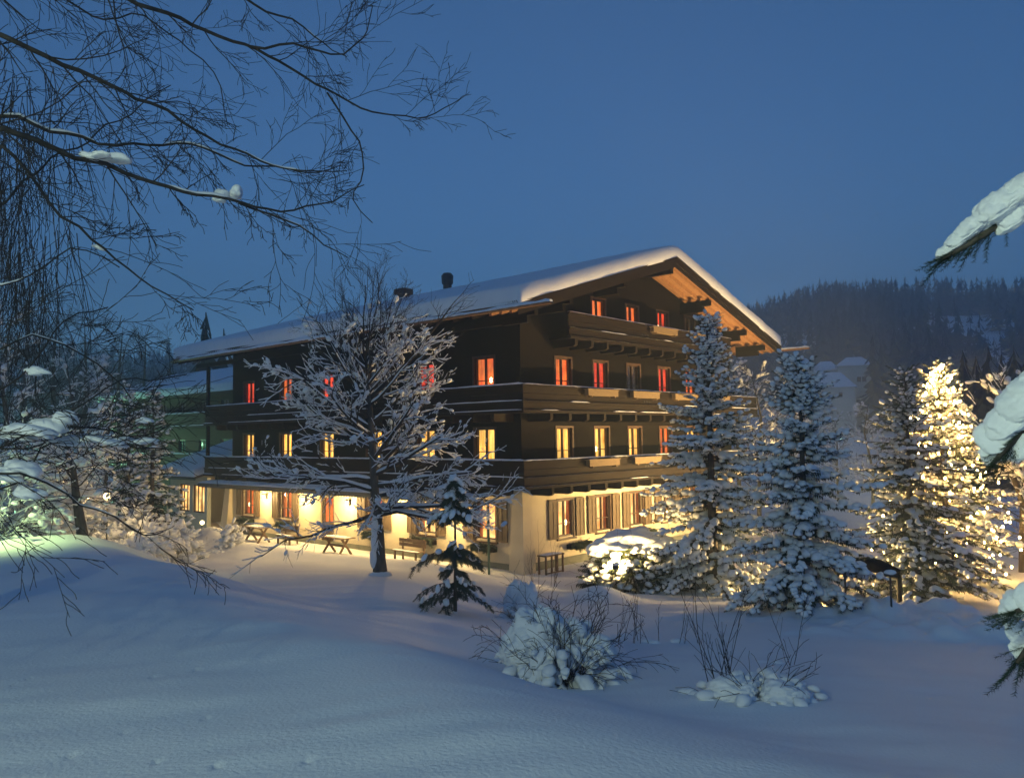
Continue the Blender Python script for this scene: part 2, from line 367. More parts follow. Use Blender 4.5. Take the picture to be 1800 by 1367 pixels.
for x0, x1 in ((.0, 2.6), (CW-2.6, CW)):                     # sloping gable top
    m.hexa([(x0, 0, 8.95), (x1, 0, 8.95), (x1, .3, 8.95), (x0, .3, 8.95)], [(x0, 0, rz_(x0)-.22), (x1, 0, rz_(x1)-.22), (x1, .3, rz_(x1)-.22), (x0, .3, rz_(x0)-.22)])
for x0, x1 in ((2.6, RX), (RX, CW-2.6)):
    m.hexa([(x0, 0, 11.2), (x1, 0, 11.2), (x1, .3, 11.2), (x0, .3, 11.2)], [(x0, 0, rz_(x0)-.22), (x1, 0, rz_(x1)-.22), (x1, .3, rz_(x1)-.22), (x0, .3, rz_(x0)-.22)])
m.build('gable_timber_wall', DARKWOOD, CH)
m = MB()
for zs, ops in (((3.1, 6.05), [(y-wl/2, y+wl/2, *Z1) for y in LY]), ((6.05, 10.22), [(y-wl/2, y+wl/2, *Z2) for y in LY])):
    wall_cells(m, 'y', 0, .3, zs[0], zs[1], .3, CL-.4, ops)
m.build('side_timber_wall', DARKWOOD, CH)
m = MB(); m.box(.3, CW-.4, .3, CL-.4, 3.0, 3.08); m.box(.3, CW-.4, .3, CL-.4, 6.0, 6.06); m.box(.3, CW-.4, .3, CL-.4, 8.9, 8.96); m.build('floor_deck', DARKWOOD, CH)

# windows -----------------------------------------------------------------------
WM = {}; NW = [0]
lm_ = MB(); lm_.add(I2[0]*np.array([.075, .04, .11]), I2[1]); LAMPM = lm_.mesh('table_lamp', LANTERN, True)
def window_meshes(w, h):
    k = (w, h)
    if k in WM: return WM[k]
    f = MB(); t = .05
    f.box(-w/2, -w/2+t, .08, .18, 0, h); f.box(w/2-t, w/2, .08, .18, 0, h); f.box(-w/2+t, w/2-t, .08, .18, h-t, h); f.box(-w/2+t, w/2-t, .08, .18, 0, t)
    f.box(-w/2-.09, -w/2, -.035, .06, -.08, h+.08); f.box(w/2, w/2+.09, -.035, .06, -.08, h+.08)
    f.box(-w/2, w/2, -.035, .06, h, h+.08); f.box(-w/2-.12, w/2+.12, -.09, .06, -.14, -.08)
    mu = MB(); mu.box(-.032, .032, .07, .17, t, h-t)
    mt = MB(); zz = h*.34
    for a, b in ((-w/2+t, -.032), (.032, w/2-t)): mt.box(a, b, .09, .16, zz, zz+.03)
    pn = [MB().box(a, b, .12, .126, t, h-t) for a, b in ((-w/2+t, -.032), (.032, w/2-t))]
    c = MB(); n = 60; xs = np.linspace(-w/2, w/2, n+1); ys = .24+.022*np.sin(np.arange(n+1)*1.25)+.008*np.sin(np.arange(n+1)*.4)
    v = np.array([(x, y, z) for z in (0, h) for x, y in zip(xs, ys)]); i = np.arange(n); c.add(v, np.stack([i, i+1, i+n+2, i+n+1], -1))
    d = []
    for a, b in ((-w/2+.02, -w/2+w*.17), (w/2-w*.22, w/2-.02)):
        q = MB(); n2 = 18; xs = np.linspace(a, b, n2+1); ys = .2+.018*np.sin(np.arange(n2+1)*1.4)
        v = np.array([(x, y, z) for z in (0, h) for x, y in zip(xs, ys)]); i = np.arange(n2); q.add(v, np.stack([i, i+1, i+n2+2, i+n2+1], -1)); d.append(q)
    sh = MB(); sw = .56
    sh.box(0, sw, -.075, -.04, -.05, h+.05)
    for a in (0, sw/2-.015, sw-.05): sh.box(a, a+(.05 if a != sw/2-.015 else .03), -.095, -.075, -.05, h+.05)
    for z in (-.05, h*.72, h-.02): sh.box(.05, sw-.05, -.092, -.075, z, z+.07)
    WM[k] = dict(frame=f.mesh('window_frame', FRAMEW), mull=mu.mesh('mullion', FRAMEW), munt=mt.mesh('muntin', FRAMEW), panes=[q.mesh('pane', GLASS) for q in pn],
                 cur=c, drape=[q.mesh('drape', CUR_DRAPE) for q in d], shut=sh.mesh('shutter', SHUTW), curm={})
    return WM[k]
def make_window(side, c, z0, z1, w, cmat, drapes=False, shutters=0, label=None):
    h = z1-z0; q = window_meshes(round(w, 3), round(h, 3))
    loc = (c, 0, z0) if side == 'gable' else (0, c, z0); rz = 0 if side == 'gable' else -math.pi/2
    o = obj('window', q['frame'], CH, loc, rz)
    if label: o['label'] = label
    obj('mullion', q['mull'], o); obj('muntin', q['munt'], o)
    for pm in q['panes']: obj('pane', pm, o)
    if cmat.name not in q['curm']: q['curm'][cmat.name] = q['cur'].mesh('curtain', cmat, True)
    obj('curtain' if not drapes else 'lit_interior', q['curm'][cmat.name], o)
    if drapes:
        for dm in q['drape']: obj('drape', dm, o)
    NW[0] += 1
    if cmat is not DULL and NW[0] % 4 == 1: obj('table_lamp', LAMPM, o, (w*.2*(1 if NW[0] % 8 == 1 else -1), .17, h*.36))
    if shutters:
        a = obj('shutter', q['shut'], o); a.location = (-w/2-.1-.56, 0, 0)
        a = obj('shutter', q['shut'], o); a.location = (w/2+.1, 0, 0)
    return o
for i, x in enumerate(GX):
    make_window('gable', x, *ZG, wg, ROOM, True, 1)
    make_window('gable', x, *Z1, 1.0, CUR_GOLD if i != 3 else CUR_ORANGE)
    make_window('gable', x, *Z2, 1.0, [CUR_ORANGE, CUR_RED, DULL, CUR_RED, CUR_ORANGE, DULL][i], label='window with its light out' if i in (2, 5) else None)
for i, x in enumerate(AX): make_window('gable', x, *ZA, .96, [CUR_ORANGE, CUR_ORANGE, CUR_RED, DULL][i])
for i, y in enumerate(LY):
    if i != 3: make_window('side', y, *ZG, wl, ROOM if i < 2 else CUR_ORANGE, True, 1)
    make_window('side', y, *Z1, wl, CUR_GOLD)
    make_window('side', y, *Z2, wl, [CUR_ORANGE, CUR_RED, DULL, CUR_RED, CUR_ORANGE, CUR_RED][i])
# entrance door with glazed upper half
f = MB(); f.box(-.55, -.45, .05, .2, 0, 2.5); f.box(.45, .55, .05, .2, 0, 2.5); f.box(-.45, .45, .05, .2, 2.4, 2.5); f.box(-.45, .45, .1, .16, .02, 1.1)
f.box(-.45, -.34, .1, .16, 1.1, 2.4); f.box(.34, .45, .1, .16, 1.1, 2.4); f.box(-.34, .34, .1, .16, 2.25, 2.4); f.box(-.03, .03, .1, .16, 1.1, 2.25)
dr = f.build('door', SHUTW, CH); dr.location = (0, 12.7, -.03); dr.rotation_euler = (0, 0, -math.pi/2)
MB().box(-.34, .34, .12, .126, 1.1, 2.25).build('pane', GLASS, dr); MB().box(-.5, .5, .26, .28, .5, 2.4).build('lit_interior', CUR_ORANGE, dr)
MB().tube([(.3, .02, 1.0), (.3, .1, 1.0)], .02, 6, True).tube([(.3, .03, 1.0), (.18, .03, 1.0)], .013, 6, True).build('handle', METAL, dr)

# balconies -----------------------------------------------------------------------
def run(m, side, a, b, out0, out1, z0, z1):
    """box along one side; out = distance outside the wall plane"""
    if side == 'gable': m.box(a, b, -out1, -out0, z0, z1)
    elif side == 'side': m.box(-out1, -out0, a, b, z0, z1)
    elif side == 'right': m.box(CW+out0, CW+out1, a, b, z0, z1)
    else: m.box(a, b, CL+out0, CL+out1, z0, z1)
def edge_pt(side, t, out, z):
    return {'gable': (t, -out, z), 'side': (-out, t, z), 'right': (CW+out, t, z), 'back': (t, CL+out, z)}[side]
BR = MB().box(-.08, .08, -1.0, 0, -.3, 0); BR.hexa([(-.08, -1.12, -.24), (.08, -1.12, -.24), (.08, -1.0, -.3), (-.08, -1.0, -.3)], [(-.08, -1.12, 0), (.08, -1.12, 0), (.08, -1.0, 0), (-.08, -1.0, 0)])
BRM = BR.mesh('bracket', RAILWOOD)
HOLES = MB()
def balcony(zr, spans, seed):
    fl = MB()
    for side, a, b, ca, cb in spans: run(fl, side, a, b, 0 if side in ('gable', 'side') else .001, .94, zr-1.05, zr-.97) if side in ('gable', 'back') else run(fl, side, a+(.94 if ca else 0), b-(.94 if cb else 0), 0, .94, zr-1.05, zr-.97)
    root = fl.build('balcony', DARKWOOD, CH)
    for n, (side, a, b, ca, cb) in enumerate(spans):
        i0 = .0 if side in ('gable', 'back') else .055
        def seg(name, mt, o0, o1, z0, z1, pull=0):
            # gable and back runs go the full length, the others butt between them
            da = 0 if side in ('gable', 'back') or not ca else (o1-o0)+(1-o1)*0
            aa, bb = a, b
            if side in ('gable', 'back'):
                if ca: aa = a+1-o1
                if cb: bb = b-1+o1
            else:
                if ca: aa = a+1-o0
                if cb: bb = b-1+o0
            s = MB(); run(s, side, aa, bb, o0, o1, z0, z1); return s.build(name, mt, root)
        seg('handrail', RAILWOOD, .92, 1.08, zr-.07, zr)
        seg('board', RAILWOOD, .97, 1.02, zr-.33, zr-.075)
        seg('board', RAILWOOD, .965, 1.015, zr-.61, zr-.345)
        seg('ledge', RAILWOOD, .93, 1.09, zr-.67, zr-.615)
        seg('board', RAILWOOD, .98, 1.05, zr-.95, zr-.675)
        seg('sill_beam', RAILWOOD, .90, 1.12, zr-1.06, zr-.955)
        sm = MB(); gabl = side == 'gable'
        snow_strip(sm, edge_pt(side, a+(0 if ca else .03), 1.0, zr-.004), edge_pt(side, b, 1.0, zr-.004), .17, .075 if not gabl else .05, seed+n)
        snow_strip(sm, edge_pt(side, a, 1.075, zr-.617), edge_pt(side, b, 1.075, zr-.617), .07, .05, seed+n+20, .25 if not gabl else .62)
        snow_strip(sm, edge_pt(side, a, 1.10, zr-.957), edge_pt(side, b, 1.10, zr-.957), .07, .045, seed+n+40, .35 if not gabl else .7)
        sm.build('snow', SNOW, root, True)
        L = b-a; k = int(L/1.12)
        for j in range(k+1):
            t = a+.35+(L-.7)*j/k
            if side == 'gable' and -.2 < t < CW+.2: o = obj('bracket', BRM, root, (t, 0, zr-1.062))
            elif side == 'side' and .1 < t < CL: o = obj('bracket', BRM, root, (0, t, zr-1.062), -math.pi/2)
            elif side == 'right' and .1 < t < CL: o = obj('bracket', BRM, root, (CW, t, zr-1.062), math.pi/2)
    return root
FULL = [('gable', -1, CW+1, 1, 1), ('side', -1, CL+.8, 1, 0), ('right', -1, CL+.8, 1, 0)]
b1 = balcony(4.2, FULL, 100); b2 = balcony(7.02, FULL, 200); b3 = balcony(9.98, [('gable', 1.75, 15.25, 0, 0)], 300)
for bal, zr in ((b1, 4.2), (b2, 7.02)):                       # closed far end of the loggia
    m = MB(); m.box(-1.02, -.001, CL+.74, CL+.8, zr-.95, zr-.08); m.build('end_board', RAILWOOD, bal)
def flower_box(bal, x, zr, L, seed):
    m = MB(); m.box(x, x+L, -1.3, -1.1, zr-.34, zr-.1); m.box(x-.05, x+L+.05, -1.32, -1.08, zr-.1, zr-.06); m.box(x+.2, x+.26, -1.31, -1.08, zr-.4, zr-.34); m.box(x+L-.26, x+L-.2, -1.31, -1.08, zr-.4, zr-.34)
    o = m.build('flower_box', PALEWOOD, bal)
    snow_strip(MB(), (x, -1.2, zr-.065), (x+L, -1.2, zr-.065), .12, .025, seed, .4).build('snow', SNOW, bal, True)
for bal, zr, xs in ((b1, 4.2, (2.6, 5.8, 9.1, 12.4)), (b2, 7.02, (2.6, 5.8, 9.2, 12.4)), (b3, 9.98, (7.5, 11.0))):
    for j, x in enumerate(xs): flower_box(bal, x, zr, 2.05, 400+j)
for bal, zr in ((b1, 4.2), (b2, 7.02), (b3, 9.98)):           # little drilled holes, their inner shade drawn as raised dark discs
    for x in (7.0, 13.0):
        for j in range(3): MB().tube([(x+j*.22, -1.035, zr-.48), (x+j*.22, -1.01, zr-.48)], .045, 8, True).build('hole_disc', METAL, bal)
for y in (CL+.72,):
    m = MB(); m.box(-.98, -.82, y-.1, y+.06, 3.2, 9.3); m.build('loggia_post', DARKWOOD, CH)
m = MB(); m.box(-1.0, -.8, -.6, BACK-.3, 9.3, 9.5); m.build('eaves_purlin', DARKWOOD, CH)

# roof ----------------------------------------------------------------------------
RF = MB()
for x0, x1 in ((-EV, RX), (RX, CW+EV)):
    b = [(x0, -OV, rz_(x0)-.16), (x1, -OV, rz_(x1)-.16), (x1, BACK, rz_(x1)-.16), (x0, BACK, rz_(x0)-.16)]
    RF.hexa(b, [(p[0], p[1], p[2]+.16) for p in b])
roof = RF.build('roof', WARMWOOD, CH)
def slope_beam(name, x0, x1, y0, y1, d0, d1, mt):
    m = MB(); b = [(x0, y0, rz_(x0)-d1), (x1, y0, rz_(x1)-d1), (x1, y1, rz_(x1)-d1), (x0, y1, rz_(x0)-d1)]
    m.hexa(b, [(p[0], p[1], rz_(p[0])-d0) for p in b]); return m.build(name, mt, roof)
for x0, x1 in ((-EV, RX), (RX, CW+EV)):
    slope_beam('verge_board', x0, x1, -OV-.06, -OV-.002, -.03, .26, RAILWOOD)
    slope_beam('verge_board', x0, x1, -OV-.002, -OV+.05, .262, .43, RAILWOOD)
    slope_beam('verge_cap', x0, x1, -OV-.10, -OV-.062, -.04, .06, RAILWOOD)
    for y in (-1.45, -.95, -.45): slope_beam('rafter', x0+(.1 if x0 < 0 else 0), x1-(.1 if x1 > CW else 0), y-.06, y+.06, .162, .34, WARMWOOD)
    slope_beam('verge_board', x0, x1, BACK+.002, BACK+.06, -.03, .3, RAILWOOD)
for x in (-.9, 1.2, 4.9, 8.5, 12.1, 15.8, 17.9):              # purlins, the outer ones stacked
    d = .36; zt = rz_(x)-d+(.02 if x == 8.5 else 0)
    for j, (hh, ln) in enumerate(((.28, 1.62), (.26, 1.25)) if x != 8.5 else ((.34, 1.7),)):
        m = MB(); m.box(x-.11+.01*j, x+.11-.01*j, -ln, .0, zt-hh, zt); m.build('purlin', DARKWOOD, roof); zt -= hh+.002
RM = MB()
xa, xb = -EV+.05, -.02
bt = [(xa, -.07, rz_(xa)-.36), (xb, -.07, rz_(xb)-.36), (xb, .07, rz_(xb)-.36), (xa, .07, rz_(xa)-.36)]
RM.hexa(bt, [(p[0], p[1], rz_(p[0])-.163) for p in bt]); RMM = RM.mesh('rafter', DARKWOOD)
for j in range(24): obj('rafter', RMM, roof, (0, .5+j*1.02, 0))
def gutter(x, y0, y1, z):
    m = MB(); an = np.linspace(math.pi, 2*math.pi, 7); ys = np.linspace(y0, y1, 3)
    v = np.array([(x+.09*math.cos(a), y, z+.09*math.sin(a)) for y in ys for a in an]); i = (np.arange(2)[:, None]*7+np.arange(6)[None])
    m.add(v, np.stack([i, i+7, i+8, i+1], -1).reshape(-1, 4))
    v2 = v.copy(); v2[:, 0] = x+(v2[:, 0]-x)*.85; v2[:, 2] = z+(v2[:, 2]-z)*.85
    m.add(v2, np.stack([i, i+1, i+8, i+7], -1).reshape(-1, 4)); return m.build('gutter', COPPER, roof, True)
for x in (-EV-.1, CW+EV+.1):
    gutter(x, -3.5, BACK, rz_(-EV)-.16)
    sm = MB(); snow_strip(sm, (x, -3.48, rz_(-EV)-.17), (x, BACK-1 if x < 0 else 3, rz_(-EV)-.17), .18, .15, 31); sm.build('gutter_snow', SNOW, roof, True)
# tile noses at the eaves
m = MB()
for j in range(130):
    y = -1.8+j*.2
    m.tube([(-EV-.03, y, rz_(-EV)+.01), (-EV+.3, y, rz_(-EV+.3)+.01)], .085, 6)
o = m.build('eaves_tiles', TILE, roof); o['kind'] = 'stuff'
# roof snow: rounded thick blanket
def roof_snow(x0, x1, y0, y1, th, nx, ny, zf, ridge, seed, rr=.2):
    s = np.linspace(0, 1, nx); e = .5-.5*np.cos(s*math.pi); xs = x0+(x1-x0)*(s*.75+e*.25); s = np.linspace(0, 1, ny); e = .5-.5*np.cos(s*math.pi); ys = y0+(y1-y0)*(s*.7+e*.3)
    for arr, a, b in ((xs, x0, x1), (ys, y0, y1)):
        arr[1] = a+.03; arr[2] = a+.12; arr[-2] = b-.03; arr[-3] = b-.12
    X, Y = np.meshgrid(xs, ys)
    base = zf(X); top = np.minimum(base, zf(np.array(ridge))-.05)
    dx = np.minimum(X-x0, x1-X); dy = np.minimum(Y-y0, y1-Y)
    ex = np.sqrt(np.clip(1-(1-np.clip(dx/rr, 0, 1))**2, 0, 1)); ey = np.sqrt(np.clip(1-(1-np.clip(dy/(rr*.7), 0, 1))**2, 0, 1))
    prof = .78+.22*np.minimum(ex, ey); prof[(dx < 1e-6) | (dy < 1e-6)] = 0
    t = th*prof*(1+(vnoise(X*.35, Y*.35, seed)-.5)*.12+(vnoise(X*1.6, Y*1.6, seed+1)-.5)*.05)
    Z = top+t
    wob = (vnoise(Y*.9, X*0, seed+2)-.5)*.12
    Xo = X+np.where(dx < .35, np.sign(X-ridge)*wob, 0)
    Yo = Y+np.where(dy < .25, (vnoise(X*1.3, Y*0, seed+3)-.5)*.05*np.where(Y < (y0+y1)/2, -1, 1), 0)
    m = MB(); i = np.arange(ny-1)[:, None]*nx+np.arange(nx-1)[None]
    m.add(np.stack([Xo, Yo, Z], -1), np.stack([i, i+1, i+nx+1, i+nx], -1).reshape(-1, 4)); return m
zf = lambda x: RZ-SL*np.abs(x-RX)-.005
roof_snow(-EV-.02, CW+EV+.06, -OV-.09, BACK+.1, .64, 90, 90, zf, RX, 50).build('roof_snow', SNOW, roof, True)
def chimney(y, w, h, x=RX, cap=1):
    m = MB()
    if cap: m.tube([(x, y, RZ-.6), (x, y, RZ+h*.55), (x, y, RZ+h*.6), (x, y, RZ+h*.9), (x, y, RZ+h)], [w*.42, w*.42, w*.55, w*.6, w*.42], 8, True)
    else: m.box(x-w/2, x+w/2, y-w/2, y+w/2, RZ-.6, RZ+h*.7); m.box(x-w*.75, x+w*.75, y-w*.75, y+w*.75, RZ+h*.7, RZ+h)
    m.build('chimney', METAL, roof)
chimney(13.1, .58, 1.5); chimney(17.0, .55, 1.1, cap=0)

# awning ----------------------------------------------------------------------------
AW0, AW1 = .75, 22.4
m = MB(); m.hexa([(-1.75, AW0, 2.74), (-.06, AW0, 3.0), (-.06, AW1, 3.0), (-1.75, AW1, 2.74)], [(-1.75, AW0, 2.77), (-.06, AW0, 3.03), (-.06, AW1, 3.03), (-1.75, AW1, 2.77)])
aw = m.build('awning', AWN, CH)
m = MB(); ns = 110
for j in range(ns):
    a = AW0+(AW1-AW0)*j/ns; b = AW0+(AW1-AW0)*(j+1)/ns; c = (a+b)/2
    m.add([(-1.755, a, 2.76), (-1.755, b, 2.76), (-1.76, b, 2.60), (-1.77, c, 2.54), (-1.76, a, 2.60)], [(0, 1, 2, 3), (0, 3, 4, 4)][:1]); m.add([(-1.755, a, 2.76), (-1.77, c, 2.54), (-1.76, a, 2.60)], [(0, 1, 2)])
m.build('valance', AWN, aw)
sm = MB()
for k, (off, w_, h_) in enumerate(((-1.55, .42, .13), (-1.1, .55, .11))): snow_strip(sm, (off, AW0+.02, 3.0+(off+.06)*.154+.02), (off, AW1-.02, 3.0+(off+.06)*.154+.02), w_, h_, 600+k)
sm.build('snow', SNOW, aw, True)
for y in np.linspace(AW0+.3, AW1-.3, 7): MB().beam((-.02, y, 2.6), (-1.65, y, 2.73), .035, .035).build('awning_arm', METAL, aw)
print('chalet ok')

# wall lanterns between the ground-floor windows ------------------------------------
def wall_lantern(p, rz, energy, label, group):
    t = thing('wall_lantern', label, 'lantern', p, rz, group)
    MB().box(-.05, .05, -.03, .02, -.18, .1).tube([(0, -.02, .05), (0, -.1, .1), (0, -.2, .08)], .014, 5).build('bracket', METAL, t)
    MB().tube([(0, -.2, -.13), (0, -.2, .05)], [.055, .075], 6, True).build('glass', LANTERN, t)
    MB().tube([(0, -.2, .052), (0, -.2, .13)], [.11, .015], 6, True).build('hood', METAL, t)
    lamp('lantern_light', t, (0, -.75, -.02), energy, WARM, .1)
    return t
for y in (3.7, 7.22, 10.85, 14.5, 18.2):
    wall_lantern(loc2w(-.02, y, 2.15), TH-math.pi/2, 330, 'small glowing wall lantern between shuttered ground-floor windows under the awning', 'wall lanterns under the awning')

# furniture along the long side --------------------------------------------------------
def picnic_table(p, rz, label):
    t = thing('picnic_table', label, 'table', p, rz)
    for j in range(4): MB().box(-.9, .9, -.36+j*.185, -.36+j*.185+.17, .72, .76).build('plank', BENCHW, t)
    for s in (-.6, .6):
        MB().beam((s, -.32, .0), (s, .2, .72), .05, .09).build('leg', BENCHW, t); MB().beam((s+.051, .32, .0), (s+.051, -.2, .72), .05, .09).build('leg', BENCHW, t)
    MB().box(-.6, .6, -.03, .03, .36, .43).build('stretcher', BENCHW, t)
    snow_strip(MB(), (-.8, .1, .757), (.8, .1, .757), .5, .04, 5).build('snow', SNOW, t, True)
    return t
def bench(p, rz, label, L=1.7):
    t = thing('bench', label, 'bench', p, rz)
    for j in range(3): MB().box(-L/2, L/2, -.5+j*.15, -.5+j*.15+.135, .42, .455).build('seat_plank', BENCHW, t)
    for j in range(2): MB().box(-L/2, L/2, -.06, -.03, .58+j*.17, .58+j*.17+.15).build('back_plank', BENCHW, t)
    for s in (-L/2+.15, L/2-.22):
        MB().box(s, s+.07, -.48, -.41, 0, .418).build('leg', BENCHW, t); MB().box(s, s+.07, -.03, .03, 0, .9).build('leg', BENCHW, t)
    snow_strip(MB(), (-L/2+.05, -.4, .452), (L/2-.05, -.4, .452), .2, .04, 6, .4).build('snow', SNOW, t, True)
    return t
TZ = -.02
ang = TH-math.pi/2
def tpos(x, y): q = loc2w(x, y); return (q[0], q[1], gz(q[0], q[1])-.01)
picnic_table(tpos(-1.5, 16.6), ang, 'slatted picnic table with crossed legs under the window nearest the far buttress')
picnic_table(tpos(-1.45, 9.9), ang, 'slatted picnic table with crossed legs by the glazed entrance door')
bench(tpos(-.65, 5.6), ang, 'brown timber bench with backrest beside the bare tree trunk')
bench(tpos(-.65, 12.9+1.9), ang, 'low timber bench with backrest left of the entrance door', 1.4)
t = thing('side_table', 'small dark slatted wooden table standing at the chalet corner buttress', 'table', (*loc2w(.75, -.75)[:2], gz(*loc2w(.75, -.75)[:2])-.03), TH)
MB().box(-.55, .55, -.22, .22, .70, .75).build('table_top', BENCHW, t)
for sx in (-.5, .5):
    for sy in (-.17, .17): MB().box(sx-.03, sx+.03, sy-.03, sy+.03, 0, .698).build('leg', BENCHW, t)
for sx in (-.17, .17): MB().box(sx-.03, sx+.03, -.2, -.15, .1, .698).build('slat', BENCHW, t)
MB().box(-.5, .5, -.19, -.16, .06, .1).build('rail', BENCHW, t)
snow_strip(MB(), (-.5, 0, .747), (.5, 0, .747), .4, .05, 8).build('snow', SNOW, t, True)
q = tpos(-1.2, .65)
t = thing('garden_pole', 'thin dark green pole standing by the corner buttress', 'pole', q)
MB().tube([(0, 0, -.1), (0, 0, 2.35)], .045, 8, True).build('shaft', GREENP, t); MB().tube([(0, 0, 2.352), (0, 0, 2.42)], [.06, .03], 8, True).build('cap', GREENP, t)

# ------------------------------------------------------------------ foliage prototypes
def feather(n, wid, rng):
    v = []; f = []
    for i in range(n):
        x = .05+.95*i/n; L = .38*(1-.45*i/n)
        for s in (-1, 1):
            dz = rng.uniform(-.25, .08); k = len(v)
            v += [(x-wid, 0, 0), (x+wid, 0, 0), (x+.17+rng.uniform(-.03, .05), s*L, dz*.6)]; f.append((k, k+1, k+2))
        k = len(v); v += [(x-wid, -wid*.5, 0), (x+wid, wid*.5, 0), (x+.12, rng.uniform(-.05, .05), -.22+rng.uniform(-.06, .06))]; f.append((k, k+1, k+2))
    return np.array(v), np.array(f)
_r = np.random.default_rng(4); FEA = feather(7, .055, _r); FEAL = feather(5, .09, _r)
def conifer(h, Rb, seed, wh=.225, sp=.19, psnow=.95, lump=1., ico_=I1, fea=FEA, skirt=.04, flat=1., power=.85, min_ls=.16):
    rng = np.random.default_rng(seed); tr, nd, sn = MB(), MB(), MB()
    tr.tube([(0, 0, -.3), (0, 0, h*.3), (.02, 0, h*.7), (0, 0, h*.98)], [h*.016+.03, h*.013+.02, h*.006+.012, .008], 7)
    P, Dv, Ls = [], [], []
    z = h*skirt
    while z < h*.97:
        t = z/h; L0 = Rb*(1-t)**power
        for k in range(rng.integers(5, 8)):
            az = rng.uniform(0, 6.283); L = L0*rng.uniform(.62, 1.18)+.10
            ang_ = R(-14+58*t**1.6+rng.uniform(-8, 8)); zz = z+rng.uniform(-.9, .9)*wh
            s = np.linspace(0, 1, 5); dr_ = L*s*math.cos(ang_); dz = L*(s*math.sin(ang_)-.20*s**2+.10*s**3)
            pts = np.stack([dr_*math.cos(az), dr_*math.sin(az), zz+dz], -1)
            tr.tube(pts, np.linspace(.012+L*.010, .005, 5), 3)
            ss = np.arange(max(.12, .1/L), 1.0, sp/L)
            for q in ss:
                p = np.array([np.interp(q, s, pts[:, i]) for i in range(3)])
                for sd in (-1, 1):
                    a2 = az+sd*R(rng.uniform(28, 62)); ls = np.clip(.42*(1-.5*q)*min(L, 1.5)**.6*rng.uniform(.75, 1.2), min_ls, .46)
                    pit = rng.uniform(-.42, -.02)+ang_*.5
                    P.append(p); Dv.append((math.cos(a2)*math.cos(pit), math.sin(a2)*math.cos(pit), math.sin(pit))); Ls.append(ls)
            P.append(pts[-1]); d = pts[-1]-pts[-2]; Dv.append(d/np.linalg.norm(d)); Ls.append(.26)
        z += wh*rng.uniform(.75, 1.2)*(1 if t < .75 else .8)
    for k in range(5):
        a = rng.uniform(0, 6.28); P.append((0, 0, h*(.93+.014*k))); Dv.append((math.cos(a)*.5, math.sin(a)*.5, .85)); Ls.append(.24)
    P = np.array(P); Dv = np.array(Dv); Ls = np.array(Ls); M = frames(Dv)
    nd.inst(fea[0], fea[1], M*Ls[:, None, None], P)
    keep = rng.uniform(0, 1, len(P)) < psnow
    Pk, Mk, Lk = P[keep], M[keep], Ls[keep]; n = len(Pk)
    big = np.where(rng.uniform(0, 1, n) < .08, 1.45, 1.)*rng.uniform(.7, 1.15, n)
    scl = np.stack([Lk*rng.uniform(.24, .42, n), Lk*rng.uniform(.19, .32, n), Lk*rng.uniform(.16, .26, n)], -1)*lump*.86*big[:, None]
    pos = Pk+Dv[keep]*(Lk*rng.uniform(.35, .7, n))[:, None]+np.array([0, 0, 1.])*(scl[:, 2]*.45)[:, None]
    sn.inst(ico_[0], ico_[1], Mk*scl[:, None, :], pos, .2, rng)
    return tr, nd, sn, P, Dv, Ls
def spruce(name, label, p, h, Rb, seed, group=None, needle=None, rz=0, **kw):
    t = thing(name, label, 'tree', p, rz, group)
    tr, nd, sn, P, Dv, Ls = conifer(h, Rb, seed, **kw)
    tr.build('trunk', BARK, t); c = stuff(nd.build('crown', needle or NEEDLE, t)); stuff(sn.build('snow', SNOW, c, True))
    return t, P, Dv, Ls
def height_to(px, py, D): return CAMZ+(at(px, py, D)[2]-CAMZ)
G1 = 'tall snowy spruces in front of the gable'
def put_spruce(px, D, tip_py, Rb, seed, name, label, group=None, sink=.1, **kw):
    p = on_ground(px, D); h = at(px, tip_py, D)[2]-p[2]; p[2] -= sink
    return spruce(name, label, p, h+sink, Rb, seed, group, **kw)
put_spruce(1248, 26.2, 548, 2.35, 11, 'spruce_tree', 'tallest snowy spruce, its tip in front of the gable balcony', G1, power=.75, lump=1.1)
put_spruce(1408, 21.0, 628, 1.85, 12, 'spruce_tree', 'snowy spruce heaped with lumps, its foot beside two thin stakes', G1, power=.62, lump=1.12)
put_spruce(1595, 27.2, 645, 2.45, 13, 'spruce_tree', 'dark open snowy spruce standing against the fairy-lit fir', G1, psnow=.5, power=.8)
LIT, LP_, LD_, LL_ = put_spruce(1655, 31.0, 640, 2.85, 14, 'fir_tree', 'fir wound with glowing warm fairy lights', None, needle=NEEDLE2, psnow=.7, power=.75)
# fairy lights: each bulb a part of one string
rng = np.random.default_rng(77)
fl_ = thing('fairy_lights', 'string of glowing warm fairy lights wound round the fir', 'fairy lights', LIT.location)
BM = MB(); BM.add(I1[0]*np.array([.028, .028, .04]), I1[1]); BM = BM.mesh('bulb', BULB, True)
HT = LP_[:, 2].max(); turns = 17; pts = []
for j in range(260):
    t_ = j/259; zz = .5+(HT-.55)*t_**.95; a = t_*turns*2*math.pi+rng.uniform(-.1, .1)
    r_ = 2.85*(1-zz/HT)**.75*rng.uniform(.5, .9)+.08; pts.append((r_*math.cos(a), r_*math.sin(a), zz+rng.uniform(-.1, .05)))
fine = []
for a, b in zip(pts[:-1], pts[1:]):
    a = np.array(a); b = np.array(b)
    for q in (0, .33, .66): c = a*(1-q)+b*q; c[2] -= .08*math.sin(q*math.pi); fine.append(c)
MB().tube(fine, .008, 3).build('cable', METAL, fl_)
for q in pts: obj('bulb', BM, fl_, (q[0], q[1], q[2]-.05))
